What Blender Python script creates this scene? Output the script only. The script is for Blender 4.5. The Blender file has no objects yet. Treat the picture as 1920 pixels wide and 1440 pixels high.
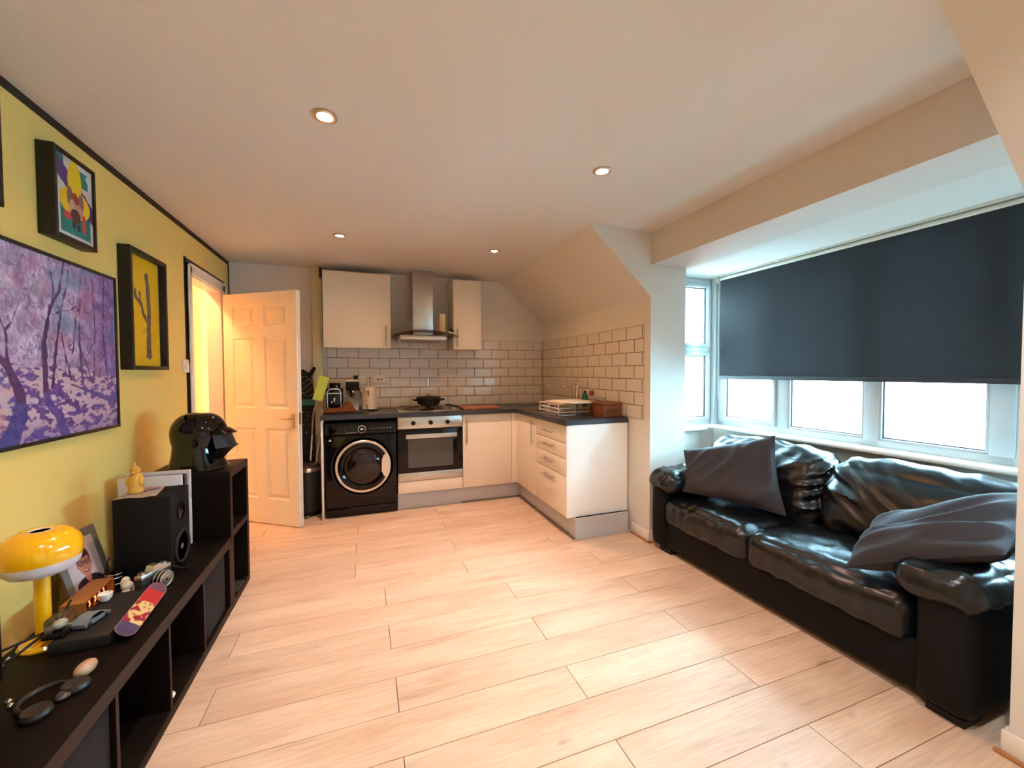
import bpy, bmesh, math, random
import numpy as np
from mathutils import Vector, Matrix, noise
random.seed(7)
C = bpy.context.scene.collection
sc = bpy.context.scene
R = math.radians
PI = math.pi

# ------------------------------------------------------------------ camera
cam_d = bpy.data.cameras.new('camera'); cam = bpy.data.objects.new('camera', cam_d); C.objects.link(cam)
yaw, pitch, roll = R(19.95), R(-1.674), R(-.218)
fw = Vector((math.sin(yaw) * math.cos(pitch), math.cos(yaw) * math.cos(pitch), math.sin(pitch)))
rt = Vector((math.cos(yaw), -math.sin(yaw), 0)); up = rt.cross(fw)
r2 = rt * math.cos(roll) + up * math.sin(roll); u2 = up * math.cos(roll) - rt * math.sin(roll)
m = Matrix((r2, u2, -fw)).transposed().to_4x4(); m.translation = (0, 0, 1.3)
cam.matrix_world = m
cam_d.sensor_fit = 'HORIZONTAL'; cam_d.sensor_width = 36; cam_d.lens = 762.4 / 1920 * 36
cam_d.clip_start = .02; cam_d.clip_end = 200
sc.camera = cam

# ------------------------------------------------------------------ world, exposure
w = bpy.data.worlds.new('sky'); sc.world = w; w.use_nodes = True
bg = w.node_tree.nodes['Background']; bg.inputs[0].default_value = (.48, .80, 1, 1); bg.inputs[1].default_value = 93.0
sc.view_settings.view_transform = 'Standard'; sc.view_settings.look = 'None'
sc.view_settings.gamma = 1; sc.view_settings.use_curve_mapping = False
sc.view_settings.exposure = 0.14
sc.cycles.use_denoising = True
sc.cycles.max_bounces = 10; sc.cycles.diffuse_bounces = 6; sc.cycles.transparent_max_bounces = 12
sc.cycles.sample_clamp_indirect = 80
sc.cycles.blur_glossy = .5
sc.cycles.caustics_reflective = False; sc.cycles.caustics_refractive = False

WARM = (1.0, .56, .25)
def lamp(name, kind, loc, energy, color, **k):
    d = bpy.data.lights.new(name, kind); d.energy = energy; d.color = color
    o = bpy.data.objects.new(name, d); C.objects.link(o); o.location = loc
    for a, b in k.items():
        if a == 'rot': o.rotation_euler = b
        else: setattr(d, a, b)
    return o
# daylight portal of the bay window (sky light only passes, it adds no light of its own)
p_ = lamp('window_portal', 'AREA', (3.06, 1.63, 1.45), 1, (1, 1, 1), shape='RECTANGLE', size=1.3, size_y=2.3, rot=(0, R(90), 0))
p_.data.cycles.is_portal = True
p_ = lamp('window_portal', 'AREA', (2.62, 2.90, 1.45), 1, (1, 1, 1), shape='RECTANGLE', size=.6, size_y=1.4, rot=(R(-90), 0, 0))
p_.data.cycles.is_portal = True
DL = [(-.136, 1.833), (1.171, 1.846), (-.161, 3.364), (1.061, 3.352), (-.12, .32), (1.18, .34)]
for i, (x, y) in enumerate(DL):
    if i < 4:
        lamp('downlight_beam', 'SPOT', (x, y, 2.325), 74, (1, .68, .58), spot_size=1.5, spot_blend=1, shadow_soft_size=.03)
        lamp('downlight_spill', 'SPOT', (x, y, 2.325), 16, (1, .46, .12), spot_size=2.7, spot_blend=.7, shadow_soft_size=.03)
    else:
        lamp('rear_fill_lamp', 'SPOT', (x, y, 2.325), 60, (.98, .98, 1), spot_size=2.7, spot_blend=.7, shadow_soft_size=.03)  # unseen neutral fill behind the camera, standing in for daylight and lamps there
lamp('hall_lamp', 'POINT', (-1.50, 3.72, 2.29), 42, (1, .44, .155), shadow_soft_size=.04)

# ------------------------------------------------------------------ materials
MC = {}
def nodes(name):
    mt = bpy.data.materials.new(name); mt.use_nodes = True
    return mt, mt.node_tree, mt.node_tree.nodes['Principled BSDF']
def lin(c):
    return tuple((v / 12.92 if v <= .04045 else ((v + .055) / 1.055) ** 2.4) for v in c)
def S(r, g, b): return lin((r / 255, g / 255, b / 255))
def mat(name, col, rough=.5, metal=0, var=.06, vscale=6, bump=0, bscale=60, coat=0, spec=.5, emit=None, alpha=None, stretch=None):
    if name in MC: return MC[name]
    mt, nt, b = nodes(name); L = nt.links
    b.inputs['Roughness'].default_value = rough; b.inputs['Metallic'].default_value = metal
    b.inputs['Coat Weight'].default_value = coat; b.inputs['Specular IOR Level'].default_value = spec
    tc = nt.nodes.new('ShaderNodeTexCoord')
    src = tc.outputs['Object']
    if stretch:
        mp = nt.nodes.new('ShaderNodeMapping'); mp.inputs['Scale'].default_value = stretch
        L.new(src, mp.inputs[0]); src = mp.outputs[0]
    nz = nt.nodes.new('ShaderNodeTexNoise'); nz.inputs['Scale'].default_value = vscale; nz.inputs['Detail'].default_value = 3
    L.new(src, nz.inputs['Vector'])
    rp = nt.nodes.new('ShaderNodeMapRange'); rp.inputs['To Min'].default_value = 1 - var; rp.inputs['To Max'].default_value = 1 + var
    L.new(nz.outputs[0], rp.inputs[0])
    mx = nt.nodes.new('ShaderNodeVectorMath'); mx.operation = 'SCALE'; mx.inputs[0].default_value = col
    L.new(rp.outputs[0], mx.inputs['Scale']); L.new(mx.outputs[0], b.inputs['Base Color'])
    if bump:
        n2 = nt.nodes.new('ShaderNodeTexNoise'); n2.inputs['Scale'].default_value = bscale; n2.inputs['Detail'].default_value = 4
        L.new(src, n2.inputs['Vector'])
        bp = nt.nodes.new('ShaderNodeBump'); bp.inputs['Strength'].default_value = bump; bp.inputs['Distance'].default_value = .003
        L.new(n2.outputs[0], bp.inputs['Height']); L.new(bp.outputs[0], b.inputs['Normal'])
    if emit:
        b.inputs['Emission Color'].default_value = (*emit[:3], 1); b.inputs['Emission Strength'].default_value = emit[3]
    MC[name] = mt
    return mt
def glassmat(name, tint=(1, 1, 1), gl=.06):
    if name in MC: return MC[name]
    mt = bpy.data.materials.new(name); mt.use_nodes = True; nt = mt.node_tree; nt.nodes.clear()
    o = nt.nodes.new('ShaderNodeOutputMaterial'); t = nt.nodes.new('ShaderNodeBsdfTransparent'); t.inputs[0].default_value = (*tint, 1)
    g = nt.nodes.new('ShaderNodeBsdfGlossy'); g.inputs['Roughness'].default_value = .02
    f = nt.nodes.new('ShaderNodeFresnel'); f.inputs[0].default_value = 1.45
    mr = nt.nodes.new('ShaderNodeMath'); mr.operation = 'MULTIPLY_ADD'; mr.inputs[1].default_value = .8; mr.inputs[2].default_value = gl - .04
    nt.links.new(f.outputs[0], mr.inputs[0])
    x = nt.nodes.new('ShaderNodeMixShader'); nt.links.new(mr.outputs[0], x.inputs[0]); nt.links.new(t.outputs[0], x.inputs[1]); nt.links.new(g.outputs[0], x.inputs[2])
    nt.links.new(x.outputs[0], o.inputs[0]); MC[name] = mt
    return mt
def paintmat(name, rough=.6):
    if name in MC: return MC[name]
    mt, nt, b = nodes(name); a = nt.nodes.new('ShaderNodeVertexColor'); a.layer_name = 'Col'
    nt.links.new(a.outputs[0], b.inputs['Base Color']); b.inputs['Roughness'].default_value = rough
    MC[name] = mt
    return mt

def plankmat():
    mt, nt, b = nodes('oak_laminate'); L = nt.links; N = nt.nodes.new
    tc = N('ShaderNodeTexCoord'); oi = N('ShaderNodeObjectInfo')
    off = N('ShaderNodeVectorMath'); off.operation = 'SCALE'; off.inputs[0].default_value = (37, 91, 53); L.new(oi.outputs['Random'], off.inputs['Scale'])
    ad = N('ShaderNodeVectorMath'); L.new(tc.outputs['Object'], ad.inputs[0]); L.new(off.outputs[0], ad.inputs[1])
    def nz(scale, det, sx, sy):
        mp = N('ShaderNodeMapping'); mp.inputs['Scale'].default_value = (sx, sy, 1); L.new(ad.outputs[0], mp.inputs[0])
        n = N('ShaderNodeTexNoise'); n.inputs['Scale'].default_value = scale; n.inputs['Detail'].default_value = det; L.new(mp.outputs[0], n.inputs['Vector'])
        return n.outputs[0]
    def ramp(src, stops):
        r = N('ShaderNodeValToRGB'); L.new(src, r.inputs[0]); e = r.color_ramp.elements
        e[0].position, e[0].color = stops[0][0], (*stops[0][1], 1); e[1].position, e[1].color = stops[1][0], (*stops[1][1], 1)
        for p, c in stops[2:]:
            q = e.new(p); q.color = (*c, 1)
        return r.outputs[0]
    def mul(a, c, f=1):
        x = N('ShaderNodeMixRGB'); x.blend_type = 'MULTIPLY'; x.inputs[0].default_value = f; L.new(a, x.inputs[1]); L.new(c, x.inputs[2]); return x.outputs[0]
    base = ramp(nz(3, 3, .6, 3), [(.3, S(208, 174, 146)), (.7, S(227, 199, 172))])
    grain = ramp(nz(14, 5, .5, 9), [(.35, (.80, .78, .76)), (.62, (1, 1, 1))])
    fig = ramp(nz(4.5, 4, .7, 5), [(.56, (1, 1, 1)), (.74, (.70, .65, .60))])
    knot = ramp(nz(4, 2, 1, 2.4), [(.70, (1, 1, 1)), (.76, (.62, .55, .50))])
    c = mul(mul(mul(base, grain, .7), fig, .6), knot, .7)
    hv = N('ShaderNodeMapRange'); L.new(oi.outputs['Random'], hv.inputs[0]); hv.inputs['To Min'].default_value = .93; hv.inputs['To Max'].default_value = 1.03
    sc_ = N('ShaderNodeVectorMath'); sc_.operation = 'SCALE'; L.new(c, sc_.inputs[0]); L.new(hv.outputs[0], sc_.inputs['Scale'])
    L.new(sc_.outputs[0], b.inputs['Base Color'])
    b.inputs['Roughness'].default_value = .42; b.inputs['Specular IOR Level'].default_value = .45
    bp = N('ShaderNodeBump'); bp.inputs['Strength'].default_value = .12; bp.inputs['Distance'].default_value = .001
    L.new(nz(30, 4, .5, 8), bp.inputs['Height']); L.new(bp.outputs[0], b.inputs['Normal'])
    return mt

WHITE = mat('ceiling_paint', S(222, 216, 208), .85, var=.015, bump=.12, bscale=90)
WALLW = mat('white_wall_paint', S(224, 219, 212), .8, var=.015, bump=.1, bscale=90)
YEL = mat('yellow_wall_paint', S(238, 205, 116), .75, var=.02, bump=.15, bscale=80)
BLK = mat('black_paint', S(22, 18, 20), .5)
GLOSSW = mat('white_gloss_paint', S(232, 226, 218), .35, var=.01)
UPVC = mat('white_plastic_frame', S(190, 194, 196), .3, var=.01)
CAB = mat('cream_laminate', S(236, 226, 212), .35, var=.01)
STEEL = mat('brushed_steel', (.62, .60, .57), .3, 1, var=.05, stretch=(1, 1, 30))
CHROME = mat('chrome', (.75, .74, .72), .12, 1, var=.02)
PLINTH = mat('silver_plinth', (.56, .58, .62), .5, .35, var=.03)
BLKG = mat('black_gloss', (.004, .004, .0045), .1, var=.02, coat=.12, spec=.3)
BLKM = mat('black_matt', (.007, .007, .007), .6, spec=.3)
WORK = mat('dark_worktop', S(52, 52, 58), .32, var=.35, vscale=90, bump=.05, bscale=120)
TILE = mat('white_glazed_tile', S(226, 216, 208), .09, var=.02, vscale=3, coat=.3)
GROUT = mat('dark_brown_grout', S(44, 26, 24), .9)
LEATHER = mat('black_leather', (.005, .006, .007), .27, var=.2, vscale=8, bump=.2, bscale=150, spec=.5)
VINYL = mat('black_leather_base', (.006, .006, .0065), .6, var=.1, spec=.15)
VELVET = mat('grey_cushion_fabric', S(49, 44, 47), .85, var=.08, vscale=15, bump=.15, bscale=300)
ESP = mat('blackbrown_shelf', (.0055, .0033, .0022), .5, spec=.12, var=.2, vscale=20, stretch=(1, 8, 1))
ESPE = mat('brown_shelf_edge', S(48, 32, 26), .6, var=.1, spec=.2)
GLASS = glassmat('window_glass', (.97, 1, 1))
CLEAR = glassmat('clear_glass', (.9, .92, .92), .12)

# ------------------------------------------------------------------ builders
class B:
    def __init__(s): s.bm = bmesh.new()
    def box(s, x0, x1, y0, y1, z0, z1, bev=0, seg=2):
        r = bmesh.ops.create_cube(s.bm, size=1)
        bmesh.ops.scale(s.bm, vec=(abs(x1 - x0), abs(y1 - y0), abs(z1 - z0)), verts=r['verts'])
        bmesh.ops.translate(s.bm, vec=((x0 + x1) / 2, (y0 + y1) / 2, (z0 + z1) / 2), verts=r['verts'])
        if bev:
            e = list({e for v in r['verts'] for e in v.link_edges})
            bmesh.ops.bevel(s.bm, geom=e, offset=bev, segments=seg, profile=.5, affect='EDGES')
        return s
    def cyl(s, p0, p1, r, r1=None, seg=24, caps=True):
        p0, p1 = Vector(p0), Vector(p1); d = p1 - p0
        q = bmesh.ops.create_cone(s.bm, cap_ends=caps, segments=seg, radius1=r, radius2=r if r1 is None else r1, depth=d.length)
        mtx = Matrix.Translation((p0 + p1) / 2) @ d.to_track_quat('Z', 'Y').to_matrix().to_4x4()
        bmesh.ops.transform(s.bm, matrix=mtx, verts=q['verts']); return s
    def ball(s, c, r, sc3=(1, 1, 1), seg=16):
        q = bmesh.ops.create_uvsphere(s.bm, u_segments=seg, v_segments=max(8, seg // 2), radius=r)
        bmesh.ops.scale(s.bm, vec=sc3, verts=q['verts']); bmesh.ops.translate(s.bm, vec=c, verts=q['verts']); return s
    def lathe(s, prof, c=(0, 0, 0), seg=32, axis='z', sx=1, sy=1):
        rings = []
        for r, h in prof:
            ring = []
            for i in range(seg):
                a = 2 * PI * i / seg; p = (r * math.cos(a) * sx, r * math.sin(a) * sy, h)
                if axis == 'x': p = (p[2], p[0], p[1])
                if axis == 'y': p = (p[0], p[2], p[1])
                ring.append(s.bm.verts.new((p[0] + c[0], p[1] + c[1], p[2] + c[2])))
            rings.append(ring)
        for a, b in zip(rings, rings[1:]):
            for i in range(seg):
                j = (i + 1) % seg; s.bm.faces.new((a[i], a[j], b[j], b[i]))
        if prof[0][0] > 0: s.bm.faces.new(rings[0][::-1])
        if prof[-1][0] > 0: s.bm.faces.new(rings[-1])
        return s
    def torus(s, c, Rr, r, axis='z', seg=40, sub=10):
        return s.lathe([(Rr + r * math.cos(2 * PI * k / sub), r * math.sin(2 * PI * k / sub)) for k in range(sub + 1)], c, seg, axis)
    def tube(s, pts, r, seg=8, closed=False):
        pts = [Vector(p) for p in pts]; n = len(pts); rings = []
        for i, p in enumerate(pts):
            a = pts[i - 1] if (i > 0 or closed) else p; b = pts[(i + 1) % n] if (i < n - 1 or closed) else p
            t = (b - a).normalized(); q = t.to_track_quat('Z', 'Y')
            rr = r[i] if isinstance(r, (list, tuple)) else r
            rings.append([s.bm.verts.new(p + q @ Vector((rr * math.cos(2 * PI * k / seg), rr * math.sin(2 * PI * k / seg), 0))) for k in range(seg)])
        prs = list(zip(rings, rings[1:])) + ([(rings[-1], rings[0])] if closed else [])
        for a, b in prs:
            for k in range(seg):
                j = (k + 1) % seg; s.bm.faces.new((a[k], a[j], b[j], b[k]))
        if not closed: s.bm.faces.new(rings[0][::-1]); s.bm.faces.new(rings[-1])
        return s
    def prism(s, poly, a, b, axis='z'):
        def P(u, v, h): return {'z': (u, v, h), 'y': (u, h, v), 'x': (h, u, v)}[axis]
        A = [s.bm.verts.new(P(u, v, a)) for u, v in poly]; Bv = [s.bm.verts.new(P(u, v, b)) for u, v in poly]
        s.bm.faces.new(A); s.bm.faces.new(Bv[::-1]); n = len(poly)
        for i in range(n): s.bm.faces.new((A[i], Bv[i], Bv[(i + 1) % n], A[(i + 1) % n]))
        return s
    def grid(s, f, nu, nv, closed_u=False):
        V = [[s.bm.verts.new(f(i / nu, j / nv)) for j in range(nv + 1)] for i in range(nu + (0 if closed_u else 1))]
        n = len(V)
        for i in range(nu):
            for j in range(nv): s.bm.faces.new((V[i][j], V[(i + 1) % n][j], V[(i + 1) % n][j + 1], V[i][j + 1]))
        return V
    def quad(s, a, b, c, d):
        s.bm.faces.new([s.bm.verts.new(p) for p in (a, b, c, d)]); return s
    def mesh(s, name, m, smooth=None, inv=None):
        bmesh.ops.recalc_face_normals(s.bm, faces=s.bm.faces)
        if inv is not None: s.bm.transform(inv)
        me = bpy.data.meshes.new(name); s.bm.to_mesh(me); s.bm.free()
        me.materials.append(m)
        if smooth is not None:
            me.shade_smooth()
            try: me.set_sharp_from_angle(angle=R(smooth))
            except Exception: pass
        return me
ROOTM = {}
def obj(name, b, m, parent=None, smooth=35, local=False, label=None):
    inv = None; root = parent
    while root is not None and root.parent is not None: root = root.parent
    if root is not None and not local and root.name in ROOTM: inv = ROOTM[root.name].inverted()
    me = b.mesh(name, m, smooth, inv)
    o = bpy.data.objects.new(name, me); C.objects.link(o)
    if parent is not None: o.parent = parent
    if label: o['label'] = label
    return o
def tag(o, label, cat, group=None, kind=None):
    o['label'] = label; o['category'] = cat
    if group: o['group'] = group
    if kind: o['kind'] = kind
    return o
def thing(name, label, cat, loc, rz=0, group=None):
    o = bpy.data.objects.new(name, None); C.objects.link(o); o.location = loc; o.rotation_euler = (0, 0, rz)
    o.empty_display_size = .05
    ROOTM[o.name] = Matrix.Translation(loc) @ Matrix.Rotation(rz, 4, 'Z')
    return tag(o, label, cat, group)
def struct(name, b, m, parent=None, smooth=35):
    o = obj(name, b, m, parent, smooth)
    if parent is None: o['kind'] = 'structure'
    return o
def dup(root, loc, label=None, rz=None):
    r = root.copy(); C.objects.link(r); r.location = loc
    if rz is not None: r.rotation_euler = (0, 0, rz)
    if label: r['label'] = label
    for ch in list(root.children):
        c = ch.copy(); C.objects.link(c); c.parent = r
        for g in ch.children:
            d = g.copy(); C.objects.link(d); d.parent = c
    return r

# ================================================================== THE SHELL
XL, XR, YB, H = -1.18, 2.03, 4.50, 2.34
YN = -1.25                      # wall behind the camera
PIER, SY, NY = 2.36, 2.53, .686  # bay opening
BX, BY0, BY1, BZ = 2.88, .50, 2.745, 2.10

fl = struct('floor', B().box(-2.4, 3.05, YN - .1, 5.4, -.12, -.011), mat('floor_gap', S(92, 66, 50), .8))
PLK = plankmat(); PW, PL = .1914, 1.407
def plank_mesh(L_):
    b = B(); b.box(.0014, L_ - .0014, .0013, PW - .0013, -.0105, 0, bev=.0007, seg=1)
    return b.mesh('plank', PLK, 30)
full = plank_mesh(PL); pm = {}
ref = {0: 1.516, 1: .818, 2: .108, 3: .820, 4: .108, 5: .816, 6: .101, 7: .806, 8: .098, 9: .618, 10: -.073, 11: .616, 12: -.075, 13: .624, 14: -.065, 15: .627, 16: -.07, 17: .62, 18: -.07, 19: .61}
for k in range(-11, 20):
    y0 = .811 + k * PW
    if k > 19 or y0 > 4.62: continue
    x_ref = ref.get(k, (.81 if k % 2 else .11) + .01 * ((k * 7) % 5))
    lo = -2.3 if 2.7 < y0 else XL - .0
    hi = 2.9 if .4 < y0 < 2.75 else 2.04
    n0 = math.floor((lo - x_ref) / PL)
    x = x_ref + n0 * PL
    while x < hi - .01:
        a, b_ = max(x, lo), min(x + PL, hi)
        if b_ - a > .02:
            if b_ - a > PL - 1e-4: me = full
            else:
                key = round(b_ - a, 3); me = pm.get(key) or pm.setdefault(key, plank_mesh(b_ - a))
            o = bpy.data.objects.new('plank', me); C.objects.link(o); o.parent = fl; o.location = (a, y0, 0)
        x += PL

b = B().box(XL - .1, PIER, YN - .1, YB + .1, H, H + .12)
struct('ceiling', b, WHITE)
struct('beam_bay', B().box(XR, PIER, NY, SY, BZ, H - .001), mat('beam_paint', S(216, 206, 198), .85, var=.015, bump=.1, bscale=90))
struct('ceiling_bay', B().box(PIER, BX + .25, BY0 - .15, BY1 + .15, BZ, H - .001), WHITE)
for nm, a, c in (('ceiling_slope_far', SY, YB), ('ceiling_slope_near', YN, NY)):
    struct(nm, B().prism([(1.505, H - .001), (XR, 1.865), (XR, H - .001)], a, c, 'y'), WHITE)
# back wall with its tiles
wb = struct('wall_back', B().box(XL - .1, PIER, YB, YB + .12, 0, H), WALLW)
TP, TH, TZ = .2058, .1045, .930
tiles = {}
def tile_mesh(wd, ht, ax):
    key = (round(wd, 3), round(ht, 3), ax)
    if key in tiles: return tiles[key]
    b = B(); g = .0042
    gx = g if ax == 'y' else .0085
    x0, x1, z0, z1 = gx / 2, wd - gx / 2, g / 2, ht - g / 2; bv = min(.012, wd * .3)
    D = (0, .0045, .009)
    def P(x, z, d): return (x, -d, z) if ax == 'y' else (-d, x, z)
    def ring(i, d): return [b.bm.verts.new(P(*q, d)) for q in ((x0 + i, z0 + i), (x1 - i, z0 + i), (x1 - i, z1 - i), (x0 + i, z1 - i))]
    r0, r1, r2 = ring(0, 0), ring(0, .0028), ring(bv, .0055)
    for A, Q in ((r0, r1), (r1, r2)):
        for i in range(4): b.bm.faces.new((A[i], A[(i + 1) % 4], Q[(i + 1) % 4], Q[i]))
    b.bm.faces.new(r2)
    tiles[key] = b.mesh('tile', TILE, None); return tiles[key]
def tile_run(parent, ax, start, end, z0, rows, joints, skip=None):
    for r in range(rows):
        j = joints[r % 2]; n0 = math.floor((start - j) / TP); x = j + n0 * TP
        while x < end - .004:
            a, c = max(x, start), min(x + TP, end)
            if c - a > .012 and not (skip and skip(a, c, r)):
                o = bpy.data.objects.new('tile', tile_mesh(c - a, TH, ax)); C.objects.link(o); o.parent = parent
                o.location = (a, YB - .003, z0 + r * TH) if ax == 'y' else (XR - .003, a, z0 + r * TH)
            x += TP
obj('grout', B().box(-.356, XR, YB - .0035, YB - .0005, TZ, TZ + 7 * TH), GROUT, wb)
# joint phases are measured on rows 1 (second from top) and 2
tile_run(wb, 'y', -.356, XR - .0065, TZ, 7, {0: [-.157][0], 1: [-.056][0]})
wr = struct('wall_right', B().box(XR, PIER, SY, YB + .1, 0, H), WALLW)
obj('grout', B().box(XR - .0035, XR - .0005, 2.6045, YB - .004, TZ, TZ + 7 * TH), GROUT, wr)
tile_run(wr, 'x', 2.60, YB - .009, TZ, 7, {0: 2.62, 1: 2.72})
struct('wall_right_near', B().box(XR, PIER, YN - .1, NY, 0, H), WALLW)
struct('wall_front', B().box(XL - .1, XR + .1, YN - .12, YN, 0, H), WALLW)
DY0, DY1, DZ = 3.58, 4.27, 2.02
b = B().box(XL - .1, XL, YN, DY0, 0, H).box(XL - .1, XL, DY1, YB, 0, H).box(XL - .1, XL, DY0, DY1, DZ, H)
struct('wall_left', b, YEL)
# hall
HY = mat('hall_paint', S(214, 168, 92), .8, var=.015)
struct('wall_hall_left', B().box(-2.3, -2.2, 2.5, 5.3, 0, H), HY)
struct('wall_hall_end', B().box(-2.2, XL - .1, 4.72, 4.82, 0, H), HY)
struct('wall_hall_near', B().box(-2.2, XL - .1, 2.5, 2.6, 0, H), HY)
struct('ceiling_hall', B().box(-2.3, XL - .1, 2.5, 5.3, H, H + .1), WHITE)
# bay walls
struct('wall_bay_front', B().box(BX, BX + .2, BY0 - .15, BY1 + .15, 0, .83).box(BX, BX + .2, BY0 - .15, BY0, .83, BZ).box(BX + .09, BX + .2, BY1, BY1 + .15, .83, BZ), WALLW)
struct('wall_bay_far', B().box(PIER, BX, BY1, BY1 + .15, 0, .80), WALLW)
struct('wall_bay_near', B().box(PIER, BX, BY0 - .15, BY0, 0, BZ), WALLW)
# black painted lines
def line(n, *a): struct(n, B().box(*a), BLK)
line('trim_1', XL, XL + .004, YN, YB, H - .034, H)
line('trim_2', XL, XL + .005, YB - .022, YB, 0, H - .034)
line('trim_3', XL, XL + .004, DY0 - .098, DY0 - .072, 1.40, DZ + .105)
line('trim_4', XL, XL + .004, DY0 - .098, DY1 + .075, DZ + .078, DZ + .10)
line('trim_5', XL, XL + .004, DY0 - .098, DY0 - .072, 0, 1.31)
# architrave and jamb
b = B()
for y0, y1 in ((DY0 - .072, DY0), (DY1, DY1 + .07)):
    b.box(XL, XL + .018, y0, y1, 0, DZ + .07, bev=.004)
    b.box(XL, XL + .026, *((y0, y0 + .02) if y0 < DY0 - .05 else (y1 - .02, y1)), 0, DZ + .072, bev=.004)
b.box(XL, XL + .018, DY0 - .072, DY1 + .07, DZ, DZ + .07, bev=.004).box(XL, XL + .026, DY0 - .072, DY1 + .07, DZ + .05, DZ + .072, bev=.004)
struct('door_frame', b.box(XL - .105, XL + .003, DY0, DY0 + .012, 0, DZ).box(XL - .105, XL + .003, DY1 - .014, DY1, 0, DZ).box(XL - .105, XL + .003, DY0, DY1, DZ - .012, DZ), GLOSSW)
# pipe boxing beside the wall cabinet, skirting boards
struct('trim_6', B().box(-.475, -.385, YB - .06, YB, 0, H, bev=.002), mat('boxing_paint', S(222, 212, 176), .7))
struct('trim_7', B().box(-.405, -.383, YB - .075, YB - .06, 2.235, H - .004), BLK)
def skirt(n, x0, x1, y0, y1):
    struct(n, B().box(x0, x1, y0, y1, 0, .085, bev=.008), GLOSSW)
skirt('baseboard_right', XR - .014, XR, SY - .014, 2.74); skirt('baseboard_pier', XR - .014, PIER, SY - .014, SY)
skirt('baseboard_near', XR - .016, XR, YN, NY + .016); skirt('baseboard_near_pier', XR, PIER, NY, NY + .016)
skirt('baseboard_back', XL, -.48, YB - .014, YB)
WOODB = mat('pine_beading', S(178, 122, 78), .5, var=.15, vscale=20)
struct('trim_8', B().box(XR - .026, XR - .014, SY - .026, 2.74, 0, .014, bev=.003).box(XR - .026, PIER, SY - .026, SY - .014, 0, .014, bev=.003), WOODB)
struct('trim_9', B().box(XR - .028, XR - .016, YN, NY + .028, 0, .014, bev=.003), WOODB)

# windows of the bay
def window(name, ax, p, spans, z0, z1, transom=None, opener=()):
    """ax='x': pane plane x=p, spans along y; ax='y': plane y=p, spans along x"""
    def bx(b, a0, a1, z0_, z1_, d0, d1, bev=.004):
        if ax == 'x': b.box(p + d0, p + d1, a0, a1, z0_, z1_, bev=bev)
        else: b.box(a0, a1, p + d0, p + d1, z0_, z1_, bev=bev)
    A0, A1 = spans[0][0], spans[-1][1]; f = .045
    b = B(); bx(b, A0 - f, A1 + f, z0 - f, z0, 0, .07); bx(b, A0 - f, A1 + f, z1, z1 + f, 0, .07)
    ed = [A0 - f] + [v for i in range(len(spans) - 1) for v in (spans[i][1], spans[i + 1][0])] + [A1 + f]
    for i in range(0, len(ed) - 1, 2):
        lo, hi = (ed[i], spans[0][0]) if i == 0 else (ed[i - 1], ed[i])
        bx(b, lo, hi, z0 - f + .001, z1 + f - .001, 0, .069)
    bx(b, spans[-1][1], ed[-1], z0 - f + .001, z1 + f - .001, 0, .069)
    w_ = struct(name, b, UPVC)
    zs = [(z0, z1)] if not transom else [(z0, transom[0]), (transom[1], z1)]
    for i, (a0, a1) in enumerate(spans):
        if transom:
            b = B(); bx(b, a0, a1, transom[0], transom[1], 0, .07); obj('transom', b, UPVC, w_)
        for j, (c0, c1) in enumerate(zs):
            s_ = .03 if (i in opener or (transom and j == 1)) else .012
            off = -.012 if i in opener else .004
            b = B(); bx(b, a0, a0 + s_, c0, c1, off, .05); bx(b, a1 - s_, a1, c0, c1, off, .05)
            bx(b, a0 + s_, a1 - s_, c0, c0 + s_, off, .05); bx(b, a0 + s_, a1 - s_, c1 - s_, c1, off, .05)
            sash = obj('sash', b, UPVC, w_)
            b = B(); g = .006
            bx(b, a0 + s_, a1 - s_, c0 + s_, c0 + s_ + g, .018, .03, 0); bx(b, a0 + s_, a1 - s_, c1 - s_ - g, c1 - s_, .018, .03, 0)
            bx(b, a0 + s_, a0 + s_ + g, c0 + s_, c1 - s_, .018, .03, 0); bx(b, a1 - s_ - g, a1 - s_, c0 + s_, c1 - s_, .018, .03, 0)
            obj('gasket', b, mat('gasket', S(40, 36, 40), .6), sash)
            b = B(); bx(b, a0 + s_, a1 - s_, c0 + s_, c1 - s_, .024, .027, 0); obj('pane', b, GLASS, sash)
    return w_
w1 = window('window_1', 'x', BX + .005, [(.53, .985), (1.075, 1.53), (1.61, 2.085), (2.175, 2.66)], .885, 2.05, opener=(3,))
window('window_2', 'y', BY1 + .01, [(2.40, 2.835)], .875, 2.05, transom=(1.465, 1.512), opener=(0,))
struct('window_sill', B().box(2.775, BX + .02, BY0, BY1, .815, .843, bev=.012).box(PIER, 2.80, BY1 - .05, BY1 + .02, .795, .822, bev=.009), GLOSSW)
struct('window_post', B().box(BX - .03, BX + .08, BY1 - .03, BY1 + .06, .83, BZ, bev=.006), UPVC)
struct('window_head', B().box(PIER, BX + .09, BY1 + .012, BY1 + .12, 2.09, BZ + .02), UPVC)

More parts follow.
